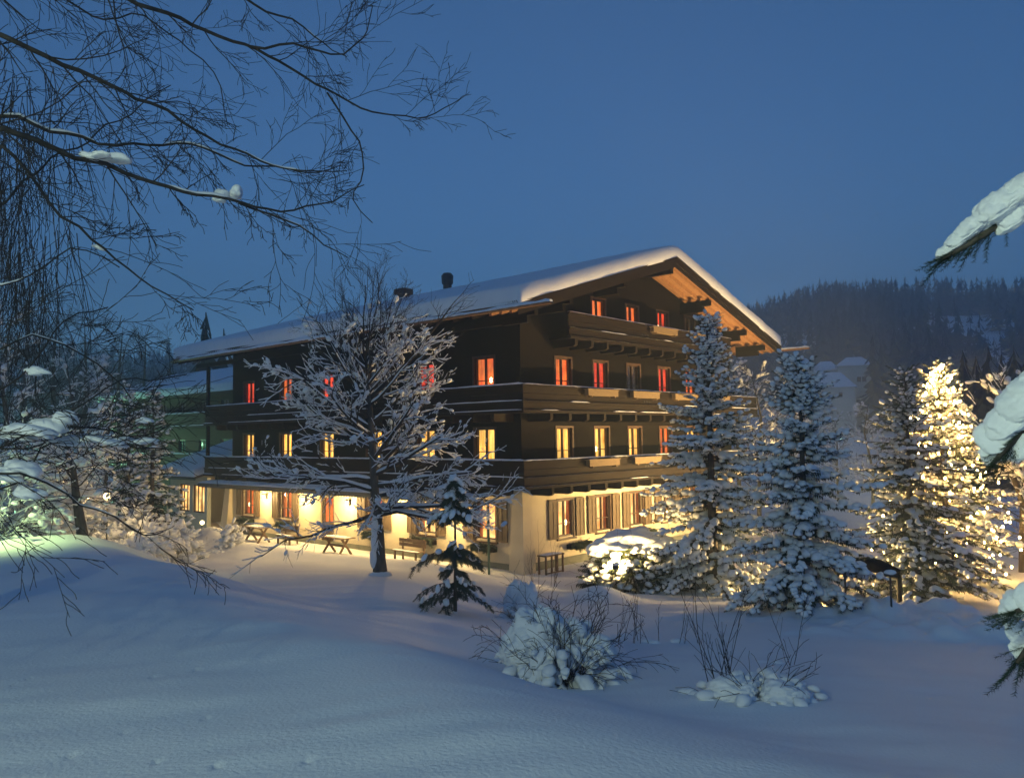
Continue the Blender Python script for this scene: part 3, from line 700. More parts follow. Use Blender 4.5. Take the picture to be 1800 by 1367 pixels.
# the small thin spruce in the meadow
p = pix_ground(800, 1078)
def thin_spruce(p, h):
    t = thing('young_spruce', 'thin young spruce with sparse drooping boughs standing in open snow', 'tree', (p[0], p[1], p[2]-.05))
    rng = np.random.default_rng(9); tr, nd, sn = MB(), MB(), MB(); tr.tube([(0, 0, 0), (.02, 0, h*.5), (0, .02, h)], [.05, .03, .008], 6)
    P, Dv, Ls = [], [], []
    for z, L, n in ((.66, .92, 7), (.5, .7, 4), (1.36, .86, 7), (1.52, .5, 3), (1.0, .35, 2), (2.25, .5, 6), (2.45, .36, 4), (2.72, .2, 4), (2.98, .14, 3)):
        z = z*h/3.15
        for k in range(n):
            az = 6.283*k/n+rng.uniform(-.5, .5); L1 = L*rng.uniform(.45, 1.3); z += rng.uniform(-.07, .07)
            s = np.linspace(0, 1, 5); pts = np.stack([L1*s*math.cos(az), L1*s*math.sin(az), z+L1*(rng.uniform(-.05, .3)*s-.42*s**2)], -1)
            tr.tube(pts, np.linspace(.013, .004, 5), 3)
            for q in np.arange(.15, 1.01, .11):
                pp = np.array([np.interp(q, s, pts[:, i]) for i in range(3)])
                for sd in (-1, 1):
                    a2 = az+sd*R(rng.uniform(25, 60)); P.append(pp); Dv.append((math.cos(a2)*.75, math.sin(a2)*.75, -.75+rng.uniform(-.3, .2))); Ls.append(.2*rng.uniform(.6, 1.5))
    P = np.array(P); Dv = np.array(Dv); Ls = np.array(Ls); M = frames(Dv); nd.inst(FEA[0], FEA[1], M*Ls[:, None, None], P)
    k = rng.uniform(0, 1, len(P)) < np.where(P[:, 2] > h*.65, .3, .13); n = k.sum(); sc_ = np.stack([rng.uniform(.04, .13, n), rng.uniform(.035, .08, n), rng.uniform(.025, .05, n)], -1)
    sn.inst(*I1, M[k]*sc_[:, None], P[k]+np.array([0, 0, .045]), .18, rng)
    sn.inst(*I1, np.repeat(np.diag([.07, .07, .1])[None], 2, 0), np.array([(0, 0, .03), (.02, .02, h*.96)]), .1, rng)
    tr.build('trunk', BARK, t); c = nd.build('crown', NEEDLE, t); stuff(sn.build('snow', SNOW, c, True))
thin_spruce(p, at(800, 828, math.hypot(p[0], p[1]))[2]-p[2])
# the pair on the left in front of the annex
put_spruce(226, 43, 675, 1.9, 21, 'spruce_tree', 'snowy spruce in front of the annex, the one beside the garden lamp', 'pair of snowy spruces before the annex', wh=.36, sp=.26, lump=1.35, fea=FEAL, min_ls=.26, psnow=.45)
put_spruce(268, 41.5, 682, 1.7, 22, 'spruce_tree', 'snowy spruce in front of the annex, the one nearer the glazed porch', 'pair of snowy spruces before the annex', wh=.36, sp=.26, lump=1.35, fea=FEAL, min_ls=.26, psnow=.45)
print('spruces ok')

# ------------------------------------------------------------------ bare branching
def grow(out, p, d, L, r, depth, rng, spread=.55, up=.0, kids=5, wig=.16, shrink=.56, rmin=.0035, droop=0.):
    n = 6; pts = [np.array(p, float)]; d = np.array(d, float); d /= np.linalg.norm(d)
    for i in range(n):
        d = d+rng.normal(0, wig, 3)*.6+np.array([0, 0, up-droop*i/n]); d /= np.linalg.norm(d); pts.append(pts[-1]+d*L/n)
    pts = np.array(pts); rr = np.linspace(r, max(r*.42, rmin), n+1); out.append((pts, rr, depth))
    if depth <= 0: return
    for k in range(kids):
        q = (k+rng.uniform(.3, .95))/kids*.9+.1; i = min(int(q*n), n-1); fr = q*n-i
        pp = pts[i]*(1-fr)+pts[i+1]*fr; dd = pts[i+1]-pts[i]; dd /= np.linalg.norm(dd)
        s = rng.normal(0, 1, 3); s -= dd*(s@dd); s /= np.linalg.norm(s)
        nd = dd*math.cos(spread)+s*math.sin(spread*rng.uniform(.8, 1.3))
        grow(out, pp, nd, L*shrink*rng.uniform(.75, 1.2)*(1.1-.4*q), max(rr[i]*.6, rmin), depth-1, rng, spread, up, max(2, kids-1), wig, shrink, rmin, droop)
def branch_mesh(out, m, sides={3: 7, 2: 5, 1: 4, 0: 3}):
    for pts, rr, dp in out: m.tube(pts, rr, sides.get(min(dp, 3), 3))
def branch_snow(out, m, rng, zmax=1e9, prob=.9, base=.02, fac=1.1, mind=0, lumps=.15, lsize=.12):
    for pts, rr, dp in out:
        if dp < mind or pts[:, 2].mean() > zmax+rng.normal(0, .5) or rng.uniform() > prob: continue
        d = pts[-1]-pts[0]; fl = math.hypot(d[0], d[1])/(np.linalg.norm(d)+1e-9)
        if fl < .35: continue
        k = len(pts)*2-1; t = np.linspace(0, len(pts)-1, k); pp = np.stack([np.interp(t, np.arange(len(pts)), pts[:, i]) for i in range(3)], -1); r = np.interp(t, np.arange(len(pts)), rr)
        w = (base+r*fac)*rng.uniform(.35, 1.35, k)*fl; w = (w+np.roll(w, 1)+np.roll(w, -1))/3; w[0] *= .4; w[-1] *= .3
        pp = pp+np.array([0, 0, 1.])*(r*.6+w*.45)[:, None]
        m.tube(pp, w, 5)
        n = rng.poisson(lumps*len(pts)*(1+dp)*.5)
        if n:
            i = rng.integers(1, len(pts), n); s = lsize*rng.uniform(.5, 1.4, n)
            mt = frames(np.repeat(d[None], n, 0)+1e-3)*np.stack([s*1.3, s, s*.7], -1)[:, None]
            m.inst(*I1, mt, pts[i]+np.array([0, 0, 1.])*(s*.5)[:, None], .14, rng)
# the big bare tree before the long side
p = pix_ground(668, 1010); D0 = math.hypot(p[0], p[1]); px_m = D0/FPX
t = thing('bare_tree', 'bare snow-laden tree spreading in front of the long balcony side', 'tree', (p[0], p[1], p[2]-.05))
rng = np.random.default_rng(31); out = []
X = lambda px: (px-668)*px_m
def Z(py): return at(668, py, D0)[2]-p[2]+.05
trunk = np.array([(0, 0, -.1), (X(668), 0, Z(985)), (X(666), .05, Z(940)), (X(660), 0, Z(880)), (X(656), .1, Z(800)), (X(652), 0, Z(720)), (X(648), -.1, Z(672)), (X(652), .1, Z(632)), (X(645), 0, Z(590))])
tr_r = np.array([.27, .19, .165, .145, .12, .09, .065, .042, .02])
out.append((trunk, tr_r, 3))
def tpoint(z):
    return np.array([np.interp(z, trunk[:, 2], trunk[:, i]) for i in range(3)]), float(np.interp(z, trunk[:, 2], tr_r))
zs = np.concatenate([np.linspace(Z(900), Z(735), 19), np.linspace(Z(725), Z(605), 19)])
for k, z in enumerate(zs):
    q, r0 = tpoint(z); f = (z-zs[0])/(zs[-1]-zs[0])
    az = k*2.4+rng.uniform(-.4, .4); az = az if rng.uniform() < .6 else (0 if k % 2 else math.pi)+rng.uniform(-.6, .6)
    el = R(2+56*f**.9+rng.uniform(-10, 10)); L = (3.35*(1-f)+2.7*f)*rng.uniform(.75, 1.1)
    dv = (math.cos(az)*math.cos(el), math.sin(az)*math.cos(el)*.9, math.sin(el))
    grow(out, q, dv, L, r0*.42+.012, 3, rng, .62, .012+.05*f, 6, .17, .5, .0036)
# the two low heavy boughs of the photograph
for path in ([(655, 905), (625, 915), (590, 922), (560, 935), (520, 940), (485, 965)], [(668, 905), (700, 898), (740, 905), (780, 912), (830, 895), (880, 868)], [(652, 735), (615, 700), (570, 670), (540, 668), (505, 690)], [(652, 700), (700, 660), (745, 610), (780, 570), (805, 540)]):
    pts = np.array([(X(a), -.25*i, Z(b)) for i, (a, b) in enumerate(path)]); rr = np.linspace(.075, .012, len(path)); out.append((pts, rr, 3))
    for i in range(1, len(pts)):
        for _ in range(3):
            d = pts[i]-pts[i-1]; d /= np.linalg.norm(d); s = rng.normal(0, 1, 3); s[2] = s[2]*.5+.2
            grow(out, pts[i-1]+(pts[i]-pts[i-1])*rng.uniform(), d+s*.55, rng.uniform(.6, 1.3), .014, 1, rng, .6, .02, 5, .18, .5, .004)
tm, bm, sm = MB(), MB(), MB()
tm.tube(trunk, tr_r, 10); branch_mesh(out[1:], bm, {3: 6, 2: 4, 1: 3, 0: 3})
branch_snow([o for o in out[1:]], sm, rng, Z(590), .8, .014, .95, 0, .035, .065)
sm.inst(*I2, np.repeat(np.diag([.38, .38, .14])[None], 1, 0), np.array([(0, -.05, .05)]), .05, rng)
k_ = np.array([(-.19, -.1, .6), (-.15, -.12, 1.1), (-.15, -.1, 1.6)]); sm.inst(*I2, np.repeat(np.diag([.12, .12, .34])[None], 3, 0), k_, .1, rng)
tm.build('trunk', BARK, t, True); c = bm.build('crown', TWIG, t, True); stuff(sm.build('snow', SNOW, c, True))
print('bare tree', bm.n, sm.n)

# foreground birch: trunk out of the frame on the left, its limbs reach in ------------------
BX, BY = -7.4, 7.2
t = thing('birch_tree', 'foreground birch reaching long bare drooping limbs across the evening sky', 'tree', (BX, BY, gz(BX, BY)-.05))
B0 = np.array([BX, BY, gz(BX, BY)-.05]); rng = np.random.default_rng(55); out = []
bt_pts = np.array([(0, 0, -.2), (.05, 0, 2), (0, .1, 4.5), (.1, 0, 7), (.2, .1, 10.5)]); bt_r = [.3, .24, .19, .13, .05]
LIMBS = [([(0, 52), (90, 105), (185, 148), (250, 180), (320, 212), (370, 245), (440, 270), (520, 300), (610, 300)], 7.4, 8.6, .05, 4.7),
         ([(140, -60), (230, 0), (300, 25), (360, 48), (430, 82), (500, 110), (575, 163), (640, 195), (740, 212), (812, 172)], 7.6, 9.2, .045, 6.5),
         ([(440, 82), (520, 78), (600, 105), (640, 60), (655, 10)], 8.3, 8.6, .018, None),
         ([(575, 163), (615, 225), (640, 258), (646, 300), (612, 345), (655, 392)], 8.7, 8.8, .014, None),
         ([(0, 225), (90, 255), (170, 290), (245, 315), (355, 342), (430, 362), (500, 375), (580, 355), (640, 325)], 7.0, 8.2, .055, 4.2),
         ([(420, 357), (500, 382), (555, 410), (612, 453)], 8.0, 8.3, .014, None),
         ([(0, 245), (50, 310), (110, 385), (180, 440), (220, 470), (290, 515), (340, 545)], 7.0, 7.9, .04, 3.9),
         ([(0, 200), (110, 230), (200, 255), (350, 260), (430, 285), (540, 305), (600, 290)], 7.7, 8.8, .035, 4.4),
         ([(0, 365), (60, 310), (110, 268), (200, 215), (300, 150)], 7.9, 8.6, .022, 4.2),
         ([(0, 500), (60, 480), (130, 435), (210, 470)], 7.2, 7.6, .02, 3.6),
         ([(60, -40), (150, 30), (250, 20), (330, 80), (390, 150), (400, 220)], 8.4, 9.0, .02, 6.5),
         ([(370, -30), (450, 10), (520, 40), (560, 75), (610, 100)], 8.6, 9.2, .02, None),
         ([(0, 793), (67, 752), (145, 759), (232, 769), (300, 745)], 6.4, 7.2, .022, 2.1),
         ([(0, 833), (44, 843), (111, 867), (188, 897), (236, 928), (269, 941), (287, 934)], 6.2, 7.0, .022, 1.9),
         ([(20, 860), (84, 779), (168, 779), (303, 790)], 6.6, 7.4, .016, 2.0),
         ([(60, 790), (121, 719), (185, 678), (236, 667), (286, 665), (328, 658)], 6.8, 7.6, .014, 2.2),
         ([(0, 610), (50, 590), (110, 600), (180, 640), (230, 700)], 6.6, 7.2, .02, 2.9),
         ([(0, 690), (60, 640), (120, 560), (190, 540)], 6.8, 7.4, .018, 2.6)]
for path, d0, d1, r0, tz in LIMBS:
    k = len(path); pts = [at(a, b, d0+(d1-d0)*i/(k-1))-B0 for i, (a, b) in enumerate(path)]
    if tz: pts = [np.array([np.interp(tz, bt_pts[:, 2], bt_pts[:, 0]), 0, tz])]+pts
    pts = np.array(pts); s = np.concatenate([[0], np.cumsum(np.linalg.norm(np.diff(pts, axis=0), axis=1))]); n = max(8, int(s[-1]/.13)); q = np.linspace(0, s[-1], n)
    pts = np.stack([np.interp(q, s, pts[:, i]) for i in range(3)], -1); pts[1:-1] += rng.normal(0, .024, (n-2, 3)); pts[1:-1] = (pts[:-2]+pts[1:-1]*3+pts[2:])/5
    rr = np.linspace(r0*.8, .005, n); out.append((pts, rr, 3))
    for i in range(2, n-1):
        if rng.uniform() < (.40 if tz is None or tz > 3 else .42) or (tz and i < n*.12): continue
        d = pts[i+1]-pts[i]; d /= np.linalg.norm(d); sgn = rng.choice([-1, 1]); ud = np.cross(d, np.array([0, 1., 0])); ud /= np.linalg.norm(ud)
        side = ud*sgn*rng.uniform(.35, .95)+np.array([0, rng.uniform(-.5, .5), 0])
        grow(out, pts[i], d*.9+side, rng.uniform(.3, .95), min(rr[i]*.45, .009), 2 if rng.uniform() < .6 else 1, rng, .55, 0, 5, .22, .55, .0028, .05)
# hanging weeping twigs on the left
for k in range(85):
    px = rng.uniform(-20, 170)*rng.uniform(.3, 1); py = rng.uniform(120, 520); q = at(px, py, rng.uniform(7.2, 9.5))-B0
    grow(out, q, (rng.uniform(-.2, .25), 0, -1), rng.uniform(.5, 1.3), .005, 1, rng, .4, 0, 5, .14, .5, .0026, .05)
tm, bm, sm = MB(), MB(), MB(); tm.tube(bt_pts, bt_r, 10); branch_mesh(out, bm, {3: 7, 2: 3, 1: 3, 0: 3})
for pts, rr, dp in [o for o in out if o[2] == 3]:
    i = 2
    while i < len(pts)-3:
        L = rng.integers(3, 8)
        if rng.uniform() < .45 and len(pts)-i > 4: branch_snow([(pts[i:i+L], rr[i:i+L], 3)], sm, rng, 1e9, 1, .003, .8, 0, .0)
        i += L+rng.integers(1, 5)
for px, py, D, sx, sz in ((400, 345, 7.8, .17, .1), (205, 283, 7.35, .22, .07), (170, 275, 7.2, .15, .06), (385, 350, 7.8, .1, .06), (175, 436, 7.6, .08, .03),
                          (60, 765, 6.6, .3, .10), (110, 745, 6.7, .22, .1), (20, 830, 6.4, .22, .1), (150, 775, 6.8, .3, .06), (230, 775, 7, .2, .05), (35, 870, 6.4, .18, .08), (80, 655, 6.9, .14, .05), (250, 740, 6.9, .12, .03)):
    q = at(px, py, D)-B0
    for k in range(3): pad(sm, q+np.array([rng.uniform(-.6, .6)*sx, rng.uniform(-.2, .2)*sx, rng.uniform(-.3, .3)*sz]), (sx*rng.uniform(.35, .7), sx*.35, sz*rng.uniform(.45, .8)), rng, (1, rng.uniform(-.3, .3), rng.uniform(-.35, .1)), .38, I2)
tm.build('trunk', BIRCHB, t, True); c = bm.build('crown', BIRCHB, t, True); stuff(sm.build('snow', SNOW, c, True))
print('birch', bm.n)

# foreground spruce out of the frame on the right, boughs reach in ----------------------------
SX, SY = 4.3, 3.9
S0 = np.array([SX, SY, gz(SX, SY)-.1]); rng = np.random.default_rng(66)
t = thing('foreground_spruce', 'foreground spruce pushing snow-heaped bough tips in from beyond the road', 'tree', S0)
t['label'] = 'foreground spruce of which only dark snow-heaped bough tips show against the sky'
MB().tube([(0, 0, -.2), (0, 0, 3), (0, 0, 8)], [.2, .15, .04], 9).build('trunk', BARK, t, True)
def needle_twig(n, rng):
    v = []; f = []
    for i in range(n):
        x = i/n; a = rng.uniform(0, 6.283); L = .11*rng.uniform(.7, 1.1); k = len(v)
        v += [(x-.006, .006*math.sin(a), -.006*math.cos(a)), (x+.006, -.006*math.sin(a), .006*math.cos(a)), (x+L*.8, L*math.cos(a), L*math.sin(a))]; f.append((k, k+1, k+2))
    return np.array(v), np.array(f)
FEAN = needle_twig(90, rng)
for path, D, blobs in (([(1940, 255), (1860, 300), (1800, 360), (1740, 405), (1700, 432), (1655, 455)], 3.4, [(1790, 350, .10, .055), (1755, 375, .085, .05), (1720, 400, .075, .04), (1690, 425, .055, .03), (1665, 442, .035, .022), (1785, 390, .05, .04), (1830, 320, .1, .05)]),
                       ([(1960, 640), (1880, 690), (1820, 730), (1780, 775), (1745, 815)], 3.0, [(1790, 735, .08, .06), (1765, 770, .055, .055), (1750, 800, .03, .035), (1820, 700, .09, .06), (1775, 790, .035, .04), (1800, 790, .04, .04)]),
                       ([(1960, 1010), (1880, 1040), (1815, 1062), (1785, 1075)], 2.8, [(1800, 1066, .055, .035), (1840, 1050, .07, .04)]),
                       ([(1960, 1050), (1870, 1090), (1815, 1130), (1787, 1165)], 2.9, [(1800, 1120, .03, .05), (1795, 1145, .02, .03)])):
    k = len(path); pts = np.array([at(a, b, D-.12*i/(k-1))-S0 for i, (a, b) in enumerate(path)]); st0 = np.array([[0, 0, pts[0][2]+.25]]); pts = np.concatenate([st0, pts])
    m = MB(); m.tube(pts, np.linspace(.03, .006, len(pts)), 6); bo = m.build('bough', BARK, t, True)
    nd = MB(); P, Dv, Ls = [], [], []
    for i in range(1, len(pts)-1):
        for q in np.linspace(0, .95, 5):
            pp = pts[i]*(1-q)+pts[i+1]*q; d = pts[i+1]-pts[i]; d /= np.linalg.norm(d)
            for _ in range(3):
                s = rng.normal(0, 1, 3); s[2] = -abs(s[2])*.9; v = d*1.1+s*.38; P.append(pp); Dv.append(v/np.linalg.norm(v)); Ls.append(rng.uniform(.08, .14))
    for _ in range(4): P.append(pts[-1]-d*.05); Dv.append(d+rng.normal(0, .15, 3)); Ls.append(.075)
    P = np.array(P); Dv = np.array(Dv); nd.inst(FEAN[0], FEAN[1], frames(Dv)*np.array(Ls)[:, None, None], P); nd.build('needles', NEEDLE, bo)
    sm = MB(); dirn = pts[-1]-pts[1]
    for px, py, a, b in blobs:
        q = at(px, py, D-.06)-S0; pad(sm, q, (a*1.3, a*.85, b*1.3), rng, dirn, .3, I4)
    stuff(sm.build('snow', SNOW, bo, True))

# ------------------------------------------------------------------ shrubs
def shrub(name, label, p, r, h, ntw, nl, seed, core=.0, lsize=.13, group=None, depth=1, twl=1., snow_in=1., cat='shrub', mat_=None, tw_snow=True, needles=0, lop=None):
    rng = np.random.default_rng(seed); t = thing(name, label, cat, (p[0], p[1], p[2]-.04), 0, group); out = []
    for k in range(ntw):
        az = rng.uniform(0, 6.283); el = R(rng.uniform(12, 82)); L = r*twl*rng.uniform(.7, 1.25)*(1 if el < .9 else h/r*.9)
        grow(out, (rng.normal(0, r*.15), rng.normal(0, r*.15), 0), (math.cos(az)*math.cos(el), math.sin(az)*math.cos(el), math.sin(el)), L, .005+.004*r if tw_snow else .0065, depth, rng, .5, -.0, 4, .2, .5, .003, .12)
    bm, sm = MB(), MB(); branch_mesh(out, bm, {2: 4, 1: 3, 0: 3})
    if tw_snow: branch_snow(out, sm, rng, 1e9, .75*snow_in, .018, .8, 0, .2, lsize*.6)
    u = rng.normal(0, 1, (nl, 3)); u /= np.linalg.norm(u, axis=1)[:, None]; u[:, 2] = np.abs(u[:, 2])
    pos = u*np.array([r*.85, r*.85, h*.85])*rng.uniform(.72, 1.08, (nl, 1)); s = lsize*rng.uniform(.5, 1.5, nl)
    mt = frames(u*np.array([1, 1, -.3])+1e-3)*np.stack([s*1.3, s, s*.75], -1)[:, None]; sm.inst(*I1, mt[:nl if lop is None else nl//3], pos[:nl if lop is None else nl//3], .22, rng)
    if lop is not None:
        for k in range(nl//2):
            f = math.exp(rng.normal(-.15, .5)); d = u[k]*np.array([1, 1, 0])+np.array([0, 0, -rng.uniform(.1, .9)]); pad(sm, pos[k]*rng.uniform(.8, 1.05), np.array([lsize*1.5, lsize*.75, lsize*.6])*f, rng, d, .45, I2)
    if core:
        for c in range(5):
            a = rng.uniform(0, 6.28) if lop is None else rng.uniform(lop-.7, lop+.7); pad(sm, (math.cos(a)*r*.35, math.sin(a)*r*.35, h*(.3+.12*rng.uniform())), (r*core, r*core*.9, h*.6), rng, None, .42, I4)
    if needles:
        u2 = rng.normal(0, 1, (needles, 3)); u2 /= np.linalg.norm(u2, axis=1)[:, None]; u2[:, 2] = np.abs(u2[:, 2])
        P = u2*np.array([r*.8, r*.8, h*.8])*rng.uniform(.55, 1., (needles, 1)); nd = MB(); nd.inst(FEA[0], FEA[1], frames(u2*np.array([1, 1, .2])+1e-3)*rng.uniform(.25, .42, needles)[:, None, None], P)
    b = bm.build('branches', mat_ or TWIG, t); 
    if needles: nd.build('needles', NEEDLE2, t)
    stuff(sm.build('snow', SNOW, b, True)); return t
shrub('snowy_shrub', 'rounded shrub buried under heavy snow with thin twigs sticking out, amid open snow', pix_ground(985, 1198), .95, .9, 46, 300, 1, .42, .075, depth=2, twl=1.3, tw_snow=False, lop=2.5)
shrub('snowy_shrub', 'lumpy snow-covered shrub rising behind the rounded heavy shrub', pix_ground(918, 1085), .5, .85, 22, 50, 2, .5, .1, twl=1.3, tw_snow=False)
shrub('snowy_shrub', 'flattened low shrub under snow with few bent stems', pix_ground(1335, 1225), .8, .26, 12, 46, 3, .34, .075, twl=1.0, tw_snow=False)
def sapling_clump(px, py, n, seed, label, hmax, spread=.5):
    p = pix_ground(px, py); rng = np.random.default_rng(seed); t = thing('twig_clump', label, 'shrub', (p[0], p[1], p[2]-.04)); out = []
    for k in range(n):
        q = (rng.uniform(-spread, spread), rng.uniform(-.25, .25), 0); grow(out, q, (rng.uniform(-.35, .35), rng.uniform(-.2, .2), 1), hmax*rng.uniform(.5, 1.05), .006, 1, rng, .45, .02, 5, .09, .32, .0025)
    m = MB(); branch_mesh(out, m, {1: 4, 0: 3}); m.build('stems', TWIG, t); s = MB(); s.inst(*I2, np.repeat(np.diag([.12, .1, .06])[None], 3, 0), rng.uniform(-.35, .35, (3, 3))*np.array([1, .5, 0])+np.array([0, 0, .03]), .1, rng); stuff(s.build('snow', SNOW, t, True))
sapling_clump(1250, 1215, 9, 41, 'clump of tall thin bare stems beside the flattened low shrub', 1.25, .35)
sapling_clump(1160, 1130, 12, 42, 'loose row of thin bare stems between two snowy shrubs', 1.1, .8)
sapling_clump(1378, 1165, 2, 43, 'single tall bare stem poking from the flattened low shrub', 1.3, .1)
sapling_clump(955, 1030, 7, 44, 'bare rose stems by the chalet corner in front of the small table', 1.9, .5)
# bush with the floodlight behind it, thick cap of snow
bp_ = pix_ground(1118, 1036)
bush = shrub('evergreen_bush', 'evergreen bush under a broad cap of snow, brightly lit by the floodlight', (bp_[0], bp_[1]+.5, bp_[2]), 1.55, 1.45, 20, 330, 5, 0, .08, needles=1500, cat='bush', tw_snow=False)
rng = np.random.default_rng(6); sm = MB()
for x, y, z, a, b, c in ((-.45, .1, 1.28, .68, .7, .28), (.05, .2, 1.38, .75, .7, .30), (.65, .15, 1.15, .72, .7, .34), (1.1, .05, .8, .62, .6, .38), (-.85, -.1, 1.08, .36, .4, .22), (1.35, 0, .45, .45, .5, .4)):
    pad(sm, (x, y, z-c*.3), (a, b, c*1.25), rng, None, .3)
sm.build('snow_cap', SNOW, bush, True); bush.scale = (1.22, 1.1, 1.15)
def floodlight(p, aim, energy, label, spot=120, radius=.12):
    aim = np.array(aim)-np.array(p); rz = math.atan2(aim[1], aim[0])-math.pi/2; t = thing('floodlight', label, 'floodlight', p, rz); t.scale = (.55,)*3
    el = math.atan2(aim[2], math.hypot(aim[0], aim[1]))
    MB().tube([(0, 0, -.9), (0, 0, .0)], .025, 6, True).build('stake', METAL, t)
    hd = MB(); hd.box(-.16, .16, -.14, .02, .0, .22); hd.box(-.18, .18, .02, .05, -.02, .0); hd.build('housing', METAL, t); MB().box(-.14, .14, .021, .03, .02, .2).build('glass', LANTERN, t)
    MB().inst(*I2, np.diag([.24, .15, .09])[None], np.array([[0, -.05, .27]]), .06, np.random.default_rng(3)).build('snow', SNOW, t, True)
    lamp('flood_beam', t, (0, .2, .11), energy, WARM, radius, spot, (math.pi/2+el, 0, 0)); return t
fz = lambda x, y: gz(x, y)
q = np.array([bp_[0]-.75, bp_[1]-1.0]); floodlight((q[0], q[1], fz(q[0], q[1])+.72), loc2w(6, 0, 4.0), 900, 'ground floodlight at the foot of the snow-capped bush aimed at the gable', 165)
q = loc2w(6.8, -5.2); floodlight((q[0], q[1], fz(q[0], q[1])+.6), loc2w(8, 0, 4.5), 4200, 'ground floodlight aimed at the gable from behind the snow-capped bush', 155)
q = loc2w(13.5, -10.5); floodlight((q[0], q[1], fz(q[0], q[1])+.7), loc2w(9.5, -1.5, 10.5), 22000, 'ground floodlight behind the fairy-lit fir aimed up at the roof edge', 95)
q = loc2w(17.0, -4.0); floodlight((q[0], q[1], fz(q[0], q[1])+.6), loc2w(14, 0, 7), 1800, 'ground floodlight below the far end of the gable balconies', 150)
q = on_ground(1222, 28.6); floodlight((q[0], q[1], q[2]+.5), at(1250, 800, 25.5), 3600, 'ground floodlight hidden behind the tallest spruce', 175)
q = on_ground(1425, 27.5); floodlight((q[0], q[1], q[2]+.6), at(1450, 850, 22), 2600, 'ground floodlight hidden behind the lumpy spruce', 170)

# left garden: lamp, shrubs, trunk
q = on_ground(190, 36); h = at(190, 872, 36)[2]-q[2]
t = thing('garden_lamp', 'glowing garden lamp on a short post among the snowy shrubs', 'lamp', q)
MB().tube([(0, 0, -.2), (0, 0, h-.14)], .035, 8, True).build('post', METAL, t); MB().inst(*I2, np.diag([.14, .14, .15])[None], np.array([[0, 0, h]]), 0).build('globe', LANTERN, t, True); MB().tube([(0, 0, h+.14), (0, 0, h+.24)], [.18, .02], 8, True).build('hood', METAL, t)
lamp('garden_light', t, (0, -.35, h), 190, WARM, .12)
for i, (px, D, r, h, lab) in enumerate(((300, 38, 1.7, 1.5, 'broad snowy shrub spilling toward the glazed porch'), (235, 37.5, 1.6, 1.9, 'dense snowy shrub at the foot of the spruce pair'), (150, 39, 1.9, 2.9, 'tall snowy shrub behind the garden lamp'), (70, 34, 2.2, 3.2, 'wide arching snowy shrub by the leaning trunk'), (5, 31, 2.2, 3.6, 'big snowy shrub on the crest where the green lamplight falls'), (255, 34.5, 1.2, .9, 'low snowy shrub in front of the spruce pair'))):
    shrub('snowy_shrub', lab, on_ground(px, D), r, h, 50, 120, 70+i, .28 if i in (0, 5) else 0, .13, depth=2, twl=1.0, snow_in=.7)
shrub('snowy_shrub', 'small frosted shrub beside the far buttress of the chalet', on_ground(408, 40.5), .6, 1.1, 30, 60, 79, 0, .1, depth=1)
q = on_ground(150, 32.0); t = thing('leaning_trunk', 'short leaning brown tree trunk standing in the snow below the shrubs', 'trunk', q)
MB().tube([(0, 0, -.2), (-.15, 0, .6), (-.35, .1, 1.4), (-.5, .1, 2.6)], [.2, .17, .14, .08], 8).build('bole', BARK, t, True)
out = []; rng = np.random.default_rng(80)
for k in range(9): grow(out, (-.45, .1, 1.6+.12*k), (math.cos(k*2.4), math.sin(k*2.4), .7), 1.9, .03, 2, rng, .6, 0, 5, .2, .55, .005, .05)
m = MB(); branch_mesh(out, m); b = m.build('branches', TWIG, t); s = MB(); branch_snow(out, s, rng, 1e9, .8, .03, .8, 0, .2, .1); stuff(s.build('snow', SNOW, b, True))
print('shrubs ok')

